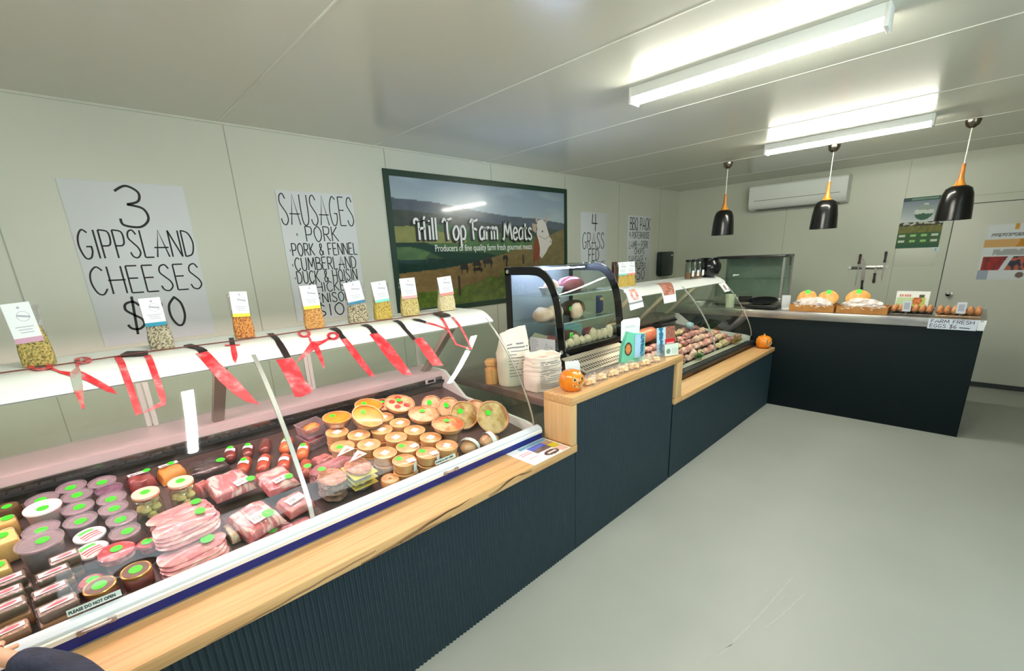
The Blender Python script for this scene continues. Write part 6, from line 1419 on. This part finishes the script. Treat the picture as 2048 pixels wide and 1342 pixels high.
for lb, x, y in (('sprig of parsley at the glass joint of the far case', 4.02, 1.672), ('sprig of parsley by the end of the far case', 4.93, 1.672)):
    t = thing('parsley_sprig', lb, 'garnish', (x, y + DY, DECK(y) + .034), group='parsley garnish')
    bm = new(); rg = random.Random(x)
    for q in range(150):
        c = Vector((max(-.09, min(.09, rg.gauss(0, .04))), max(-.02, min(.02, rg.gauss(0, .012))), abs(rg.gauss(.02, .022)))); a = rg.uniform(0, 6.3); e = Vector((math.cos(a), math.sin(a), rg.uniform(-.4, .6))) * .012; f = Vector((-math.sin(a), math.cos(a), rg.uniform(-.4, .4))) * .007
        bm.faces.new([bm.verts.new(c + v) for v in (-e, f, e, -f)])
    obj('leaves', bm, PARS, t); obj('stem', tube(new(), [(-.05, 0, -.004), (0, 0, .004), (.05, .005, .01)], .002, 5), PARS, t)
def paper_on_glass(label, key, pics, mat_=PAPER):
    t = thing('glass_notice', label, 'notice', (0, DY, 0), group='notices draped on the far case')
    a, b, c, d = [Vector(p) for p in DEC[key]]
    def P(u, v): q = a.lerp(b, u).lerp(d.lerp(c, u), v); return (q.x, q.y)
    def quad(bm, u0, u1, v0, v1, off):
        n = 6
        for i in range(n):
            p, q = v0 + (v1 - v0) * i / n, v0 + (v1 - v0) * (i + 1) / n; decal(bm, [P(u0, p), P(u1, p), P(u1, q), P(u0, q)], off, .0006)
    bm = new(); quad(bm, 0, 1, 0, 1, .0035); obj('sheet', bm, mat_, t)
    for nm, m_, qs in pics:
        bm = new()
        for q in qs: quad(bm, *q, .0043)
        obj(nm, bm, m_, t)
paper_on_glass('white notice with a ring of pink sausage, on the far case beside the small cabinet', 'paper_a', [('sausage_photo', M('photo_pink', (226, 140, 126), .5, c2=(238, 190, 178), s=30), [(.30, .75, .42, .54), (.26, .42, .54, .70), (.62, .80, .54, .70), (.34, .74, .70, .78)]), ('notice_print', M('notice_grey', (150, 170, 160), .6), [(.2, .7, .16, .19), (.2, .6, .22, .25)])])
paper_on_glass('white notice with a brown meat photo on the far case glass', 'paper_b', [('meat_photo', M('photo_brown', (150, 76, 52), .5, c2=(206, 140, 120), s=22, c3=(110, 40, 34)), [(.10, .92, .27, .80)]), ('notice_print', M('notice_rose', (200, 150, 150), .6), [(.3, .75, .14, .17)])])
paper_on_glass('small white notice near the end of the far case glass', 'paper_c', [('notice_print', M('notice_dark', (150, 110, 120), .6), [(.35, .6, .3, .75)])])
JAR = clear('clear_jar', (234, 238, 234), gl=.04, rough=.08)
for i, (x, y) in enumerate(((4.70, 2.13), (4.80, 2.12), (4.90, 2.11))):
    t = thing('snack_jar', 'clear jar with black lid and white label, ' + ('outermost from the black cauldron', 'middle one of three', 'next to the black cauldron')[i], 'jar', (x, y + DY, ZC + .001), group='clear jars on the far case'); t.scale = (.78, .78, 1)
    obj('jar', L([(0, 0), (.05, 0), (.055, .01), (.055, .145), (.045, .165), (.045, .175), (.042, .175), (.05, .14), (.05, .012), (0, .006)], 24), JAR, t); obj('contents', L([(0, .007), (.048, .007), (.048, .06), (0, .068)], 20), M('snack_brown', (176, 120, 70), .6, c2=(140, 86, 46), s=30), t)
    obj('lid', L([(0, .172), (.05, .172), (.052, .178), (.052, .196), (0, .198)], 26), BLACK, t); obj('paper_label', B(-.032, .032, -.0565, -.0545, .025, .085), PAPER, t)
t = thing('cauldron', 'round black cauldron on the end of the far case canopy', 'cauldron', (5.13, 2.10 + DY, ZC + .001)); r = .088; t.scale = (1.3, 1.3, 1.22)
obj('pot', L([(0, 0), (.05, 0), (.08, .03), (.095, .075), (.09, .115), (.072, .14), (.07, .15), (.088, .158), (.088, .166), (.066, .166), (.064, .15), (.082, .11), (.086, .075), (.07, .034), (0, .012)], 36), M('cauldron_black', (18, 18, 20), .2), t)
for s in (-1, 1): obj('lug', tube(new(), smooth([(s * .086, 0, .13), (s * .108, 0, .125), (s * .108, 0, .10), (s * .092, 0, .095)], 4), .006, 8), MATS['cauldron_black'], t)
for i, (x, st, lb) in enumerate(((3.56, 'mint', 'bag of yellow mix with mint-banded card on the far case behind the cabinet'), (3.70, 'salmon', 'bag of golden mix with white and salmon card on the far case'))):
    meal_bag(x, 2.235 + DY, ZC, .215, .11, RICE[5], BANDS[st], -.03, lb, turn=-.35)
t = thing('amber_packet', 'dark brown upright packet between the small cabinet and the meal bags', 'packet', (3.44, 2.23 + DY, ZC + .001), (0, 0, -.3)); obj('packet', pouch(.06, .22, .03, 10, .1, 5, 6), M('brown_packet', (66, 46, 34), .4), t, loc=(0, 0, .11), rot=(PI / 2, 0, 0))
# ================================================================ on the end counter's worktop
WZ = 1.0315
CARDB = M('cardboard', (196, 136, 70), .6, c2=(178, 116, 54), s=9); FLEK = M('wrap_fleck', (250, 240, 226), .3)
WRAP = M('crinkled_white_wrap', (236, 226, 220), .25, c2=(214, 196, 188), s=26, lo=.4, hi=.6, bump=.8, bs=40)
for i, (y0, y1, lb) in enumerate(((.925, 1.312, 'shallow cardboard box with white wrap and two round loaves, next to the glass cabinet'), (.515, .905, 'shallow cardboard box with white wrap and one round loaf, next to the egg trays'))):
    t = thing('cardboard_box', lb, 'box', (5.335, y0, WZ), group='loaf boxes on the end counter'); w_ = y1 - y0
    bm = new(); box(bm, 0, .006, 0, w_, 0, .066); box(bm, .254, .26, 0, w_, 0, .066); box(bm, .006, .254, 0, .006, 0, .066); box(bm, .006, .254, w_ - .006, w_, 0, .066); box(bm, .006, .254, .006, w_ - .006, 0, .005)
    obj('carton', bm, CARDB, t)
    bm = new(); rg = random.Random(i)
    for q in range(16): box(bm, -.0012, .0, *sorted((a := rg.uniform(.12 * w_, .85 * w_), a + rg.uniform(.006, .028))), *sorted((b := rg.uniform(.036, .06), b + rg.uniform(.003, .007))))
    obj('torn_print', bm, FLEK, t)
    obj('plastic_wrap', blob(new(), .045, w_ * .42, .07, 4, .3, 4.0, i + 2, c=(.068, w_ * .5, .064), flat=-.056), WRAP, t)
BREAD = M('loaf_golden', (230, 176, 98), .5, c2=(214, 150, 72), s=12, st=(1, 3, 1), bump=.2)
for lb, y, z, r in (('round golden loaf with green sticker next to the glass cabinet', 1.205, 1.146, .088), ('round golden loaf with green sticker between two others', 1.02, 1.148, .088), ('round golden loaf with green sticker next to the egg trays', .775, 1.153, .098)):
    t = thing('round_loaf', lb, 'bread', (5.525, y, z), (0, math.radians(-58), .1), group='round golden loaves')
    obj('crust', L([(0, -.018), (r * .8, -.018), (r, -.006), (r, .008), (r * .8, .024), (r * .4, .032), (0, .034)], 36, fn=lambda r_, z_, a: r_ * (1 + .02 * math.sin(a * 5 + y * 9))), BREAD, t); sticker(t, r * .66, 0, .0315, .024)
t = thing('white_card', 'small plain white card standing between the glass cabinet and the loaf box', 'card', (5.46, 1.375, WZ), (0, -.15, 0)); obj('card', B(-.001, .001, -.04, .04, 0, .15), PAPER, t); obj('card_foot', B(-.015, .02, -.03, .03, 0, .004), PAPER, t)
EGG = [M('egg_brown', (206, 138, 88), .5), M('egg_tan', (226, 172, 122), .5)]
def egg_tray(label, y0, y1, mat, elabel, grp):
    t = thing('egg_tray', label, 'egg tray', (5.40, y0, WZ)); w_ = y1 - y0; nx, ny = 4, 6; dx, dy = .05, w_ / ny
    bm = new(); N = 6; g = []
    for i in range(nx * N + 1):
        row = []
        for j in range(ny * N + 1):
            px, py = i / N, j / N
            row.append(bm.verts.new((px * dx, py * dy, .03 + .006 * (math.cos(2 * PI * px) + math.cos(2 * PI * py)))))
        g.append(row)
    for i in range(nx * N):
        for j in range(ny * N): bm.faces.new((g[i][j], g[i + 1][j], g[i + 1][j + 1], g[i][j + 1]))
    bmesh.ops.solidify(bm, geom=bm.faces[:], thickness=.004); obj('pulp_tray', bm, mat, t)
    obj('tray_lower', box(new(), .004, nx * dx - .004, .004, w_ - .004, 0, .012, .003), mat, t)
    pr = None
    for a in range(nx):
        for b in range(ny):
            loc = (5.40 + (a + .5) * dx, y0 + (b + .5) * dy, WZ + .0505)
            if pr is None:
                pr = thing('egg', elabel, 'egg', loc, (0, -.15, 0), grp); obj('shell', L([(0, -.025), (.012, -.022), (.0205, -.008), (.0215, .002), (.017, .018), (.008, .03), (0, .0325)], 18), EGG[0], pr); pr2 = None
            else:
                e = dup(pr, loc, (random.uniform(-.15, .15), random.uniform(-.3, .1), 0), elabel, grp)
                if (a + b) % 3 == 0: 
                    c = e.children[0]; c.data = c.data if 'tan' in c.data.name else TAN(c.data)
TANS = {}
def TAN(me):
    if 'm' not in TANS:
        m2 = me.copy(); m2.name = 'egg_tan_shell'; m2.materials[0] = EGG[1]; TANS['m'] = m2
    return TANS['m']
egg_tray('grey pulp egg tray beside the loaf box', .216, .503, M('grey_pulp', (142, 132, 118), .8, c2=(120, 110, 98), s=30), 'brown egg sitting in the grey pulp tray', 'eggs in the grey tray')
egg_tray('tan pulp egg tray at the aisle end of the worktop', -.09, .197, M('tan_pulp', (216, 182, 146), .8, c2=(196, 158, 122), s=30), 'brown egg sitting in the tan pulp tray', 'eggs in the tan tray')
for lb, y in (('small white price card in front of the grey egg tray', .388), ('small white price card in front of the tan egg tray', .04)):
    t = thing('price_card', lb, 'price tag', (5.345, y, WZ), (0, -.12, 0), group='price cards on the egg trays'); obj('card', B(-.001, .001, -.029, .029, .04, .135), M('card_white', (226, 228, 236), .5), t); obj('card_print', B(-.0016, -.001, -.019, .019, .06, .12), M('card_soft_grey', (188, 190, 204), .6), t); obj('holder', B(-.004, .012, -.008, .008, 0, .04, .002), CLEARP, t)
def org(u, v):
    n = noise.noise(Vector((u * 12, v * 9, 3)))
    if u < .03 or v > .95: return (240, 240, 236)
    if v > .66:
        if .1 < u < .46 and .70 < v < .84: return (206, 120, 104) if int(u * 40) % 3 else (236, 220, 212)
        if .70 < u < .86 and .68 < v < .84: return (70, 84, 60)
        return (238, 240, 236)
    if u > .9: return (238, 240, 236)
    if math.hypot(u - .66, (v - .5) * .6) < .14: return (214, 130, 70) if n > -.1 else (180, 90, 50)
    return (186 + 20 * n, 208 + 10 * n, 110) if u > .5 else (190, 216, 170)
t = thing('egg_sign', 'white and green printed card with egg picture standing behind the grey egg tray', 'sign', (5.635, .50, WZ))
painted('card', .235, .175, 44, 32, org, t, PRINT, .002, (0, 0, .02), ONEND); obj('card_foot', B(-.004, .04, -.2, -.03, 0, .0195), PAPER, t)
t = thing('egg_notice', 'handwritten paper notice reading FARM FRESH EGGS $6 on the worktop edge', 'notice', (XR - .0125, .224, .9395), ONEND)
obj('sheet', B(0, .30, 0, .089, 0, .0015), M('notice_paper', (216, 222, 234), .5), t)
bm = new(); strokes(bm, 'FARM FRESH', .018, .052, .028, .262, .0042, .0015, .002); strokes(bm, 'EGGS $6', .016, .012, .029, .165, .0042, .0015, .002)
obj('lettering', bm, M('purple_marker', (64, 48, 78), .6), t); bm = new(); ribbon(bm, [(.198, .02), (.262, .017)], .009, .0015, .0019); obj('small_print', bm, M('grey_marker', (104, 98, 118), .6), t)
t = thing('blank_notice', 'small blank white paper taped on the worktop edge at its aisle end', 'notice', (XR - .0125, -.079, .9435), ONEND); obj('sheet', B(0, .042, 0, .08, 0, .0014), PAPER, t); obj('tape', B(.01, .03, .07, .086, .0014, .0018), CLEARP, t)

# glass warming cabinet and scale
t = thing('warming_cabinet', 'glass-fronted food warming cabinet at the inner end of the end counter', 'display cabinet', (5.60, 0, WZ))
ya, yb, xh, zh = 1.47, 2.19, .32, .565
for x, y in ((0, ya), (0, yb - .02), (xh - .02, ya), (xh - .02, yb - .02)):
    obj('corner_post', B(x, x + .02, y, y + .02, .10, zh - .03), M('cabinet_grey_metal', (150, 152, 146), .35, .6), t)
obj('roof', box(new(), -.01, xh, ya - .005, yb + .005, zh - .03, zh, .006), M('cabinet_dark_top', (62, 62, 62), .25, .6), t)
obj('base', box(new(), 0, xh, ya, yb, .012, .10, .005), M('cabinet_base', (168, 166, 158), .35, .6), t)
obj('front_glass', B(.004, .009, ya + .021, yb - .021, .101, zh - .031), GLASS, t)
for y in (ya + .006, yb - .012): obj('side_glass', B(.021, xh - .021, y, y + .005, .101, zh - .031), GLASS, t)
obj('rear_door', B(xh - .012, xh - .006, ya + .021, yb - .021, .101, zh - .031), M('rear_panel', (134, 150, 138), .3), t)
obj('wire_shelf', B(.03, xh - .03, ya + .022, yb - .022, .30, .306), GLASS, t)
for x in (.03, xh - .03):
    for y in (ya + .03, yb - .03): obj('foot', L([(0, 0), (.015, 0), (.015, .0125), (0, .0125)], 12, c=(x, y, 0)), BLACK, t)
t = thing('shop_scale', 'black shop scale with tilted pan in front of the warming cabinet', 'scale', (5.45, 1.60, WZ))
obj('body', box(new(), -.11, .11, -.15, .15, .006, .05, .012), BLACK, t); obj('pan', L([(0, .0), (.10, .004), (.125, .02), (.12, .02), (.09, .008), (0, .006)], 30, sy=1.2), BLACK, t, loc=(0, 0, .068), rot=(0, -.25, 0))
obj('display_head', box(new(), -.02, .02, -.07, .07, -.03, .03, .006), BLACK, t, loc=(-.08, .16, .10), rot=(0, -.4, .4)); obj('pan_stem', L([(0, .05), (.02, .05), (.02, .075), (0, .075)], 12), BLACK, t)
t = thing('paper_cup_stack', 'tall pale paper cup standing on the end counter behind the far case', 'cup', (5.40, 1.93, WZ)); obj('cup', L([(0, 0), (.043, 0), (.052, .14), (.055, .142), (.054, .147), (.05, .145), (.041, .004), (0, .004)], 26), M('cup_cream', (222, 224, 204), .5), t)
t.name = 'paper_cup'
t = thing('bowl', 'small white bowl on the end counter behind the far case', 'bowl', (5.42, 2.28, WZ)); obj('bowl_body', L([(0, 0), (.03, 0), (.06, .05), (.057, .05), (.028, .004), (0, .004)], 26), WHITE, t)

# ================================================================ a small child leaning on the near ledge; only a sleeve and hand reach into view
SKIN = M('skin', (222, 170, 140), .5); NAVY = M('navy_jacket', (30, 42, 66), .75, c2=(22, 32, 52), s=20, bump=.3, bs=80); TROU = M('grey_trousers', (70, 74, 84), .8); HAIR = M('brown_hair', (84, 58, 38), .6, c2=(60, 40, 26), s=30, st=(1, 1, .2)); SHOE = M('dark_shoe', (38, 38, 44), .5)
def skinned(name, V, E_, mat, parent, sub=2):
    bm = new(); ly = bm.verts.layers.skin.verify(); vs = []
    for i, (p, r) in enumerate(V):
        v = bm.verts.new(p); v[ly].radius = (r, r) if not isinstance(r, tuple) else r; v[ly].use_root = (i == 0); vs.append(v)
    for a, b in E_: bm.edges.new((vs[a], vs[b]))
    me = bpy.data.meshes.new(name); bm.to_mesh(me); bm.free(); o = bpy.data.objects.new(name, me); COL.objects.link(o)
    o.modifiers.new('skin', 'SKIN').use_smooth_shade = True; m_ = o.modifiers.new('sub', 'SUBSURF'); m_.levels = m_.render_levels = sub
    dg = bpy.context.evaluated_depsgraph_get(); me2 = bpy.data.meshes.new_from_object(o.evaluated_get(dg)); bpy.data.objects.remove(o)
    me2.materials.clear(); me2.materials.append(mat); me2.shade_smooth(); o = bpy.data.objects.new(name, me2); COL.objects.link(o); o.parent = parent; return o
K = thing('person', 'person in a dark navy sleeve with a hand on the case edge, mostly hidden', 'person', (0, 0, 0))
hip, chest, neck, head = (-.04, .58, .48), (-.05, .67, .70), (-.05, .68, .79), (-.055, .68, .90)
wr = (-.305, 1.51, .785)
V = [(hip, .075), ((-.05, .62, .58), .072), (chest, .075), ((-.05, .68, .755), .04), (neck, .032),
     ((-.13, .74, .735), .038), ((-.10, 1.08, .735), .03), ((-.20, 1.37, .765), .027), (wr, .0195), ((-.325, 1.537, .790), .020), ((-.335, 1.553, .790), .0215),
     ((.045, .68, .73), .038), ((.085, .64, .58), .03), ((.07, .74, .47), .024), ((.065, .78, .44), .022),
     ((-.085, .57, .42), .058), ((-.09, .58, .25), .042), ((-.09, .56, .07), .03), ((-.09, .61, .035), .028), ((.01, .57, .42), .058), ((.015, .57, .25), .042), ((.02, .55, .07), .03), ((.02, .60, .035), .028)]
E2 = [(0, 1), (1, 2), (2, 3), (3, 4), (2, 5), (5, 6), (6, 7), (7, 8), (8, 9), (9, 10), (2, 11), (11, 12), (12, 13), (13, 14), (0, 15), (15, 16), (16, 17), (17, 18), (0, 19), (19, 20), (20, 21), (21, 22)]
body = skinned('body', V, E2, SKIN, K)
# head with a face, joined into the body mesh
bm = new(); bm.from_mesh(body.data)
hb = new(); r_ = bmesh.ops.create_icosphere(hb, subdivisions=4, radius=1)
for v in r_['verts']:
    x, y, z = v.co; j = max(0, -z); fy = max(0, y)
    nx_ = x * .074 * (1 - .25 * j * (.4 + fy)); ny_ = y * .088 * (1 - .12 * j); nz_ = z * .104
    ny_ += .014 * math.exp(-((x / .16) ** 2 + ((z + .18) / .2) ** 2)) * (y > 0)            # nose
    for s in (-1, 1): ny_ -= .007 * math.exp(-(((x - s * .36) / .15) ** 2 + ((z - .02) / .11) ** 2)) * (y > 0)   # eye sockets
    ny_ += .004 * math.exp(-((x / .28) ** 2 + ((z + .46) / .07) ** 2)) * (y > 0)            # lips
    nx_ += (.012 if x > 0 else -.012) * math.exp(-(((y + .05) / .13) ** 2 + ((z + .08) / .2) ** 2)) * (abs(x) > .8)   # ears
    v.co = Vector((head[0] + nx_, head[1] + ny_, head[2] + nz_))
me_ = bpy.data.meshes.new('tmp'); hb.to_mesh(me_); hb.free(); bm.from_mesh(me_); bpy.data.meshes.remove(me_)
me_ = bpy.data.meshes.new('tmp2')
def finger(bm_, base, d1, ln, r, curl):
    p = Vector(base); d = Vector(d1).normalized(); pts = [p]; rr = [r]
    for k in range(3):
        p = p + d * ln * (.42, .32, .26)[k]; pts.append(p); rr.append(r * (.95, .88, .7)[k]); d = (d + Vector((0, .05, -curl))).normalized()
    tube(bm_, smooth([tuple(q) for q in pts], 3), [rr[min(3, i // 3)] for i in range(len(smooth([tuple(q) for q in pts], 3)))], 8)
pm = (-.335, 1.55, .792)
for i, (dx, dy, ln, an) in enumerate(((-.020, .010, .042, -.30), (-.008, .018, .048, -.12), (.005, .018, .045, .05), (.017, .010, .036, .25))):
    finger(bm, (pm[0] + dx, pm[1] + dy - .004, pm[2] + .004), (-.25 + an, 1, .05), ln, .0068, .35 + .05 * i)
finger(bm, (pm[0] + .018, pm[1] - .016, pm[2] - .002), (.8, .7, -.1), .036, .0075, .15)
bm.to_mesh(body.data); bm.free(); body.data.shade_smooth()
JV = [((-.045, .595, .50), .092), ((-.05, .62, .58), .088), (chest, .09), ((-.05, .68, .765), .05), ((-.13, .74, .735), .052), ((-.10, 1.08, .735), .044), ((-.20, 1.37, .765), .043), ((-.262, 1.45, .778), .04), ((-.295, 1.495, .784), .034), ((.045, .68, .73), .052), ((.085, .64, .58), .045), ((.07, .74, .475), .036)]
skinned('jacket', JV, [(0, 1), (1, 2), (2, 3), (2, 4), (4, 5), (5, 6), (6, 7), (7, 8), (2, 9), (9, 10), (10, 11)], NAVY, K)
skinned('trousers', [((-.04, .58, .47), .088), ((-.085, .57, .41), .07), ((-.09, .58, .25), .054), ((-.09, .56, .08), .044), ((.01, .57, .41), .07), ((.015, .57, .25), .054), ((.02, .55, .08), .044)], [(0, 1), (1, 2), (2, 3), (0, 4), (4, 5), (5, 6)], TROU, K)
for x in (-.09, .02): obj('shoe', blob(new(), .036, .075, .034, 3, .05, 1, 1, c=(x, .595, .032), flat=-.032), SHOE, K)
hb = blob(new(), .081, .094, .108, 4, .05, 3, 2, c=(head[0], head[1] - .008, head[2] + .008)); bmesh.ops.bisect_plane(hb, geom=hb.verts[:] + hb.edges[:] + hb.faces[:], plane_co=(head[0], head[1] + .03, head[2]), plane_no=(0, .8, -.6), clear_outer=True)
obj('hair', hb, HAIR, K)
for s in (-1, 1): obj('eye', L([(0, -.008), (.006, -.005), (.008, 0), (.006, .005), (0, .008)], 12, c=(head[0] + s * .027, head[1] + .076, head[2] + .002)), M('eye_brown', (60, 44, 36), .2), K)
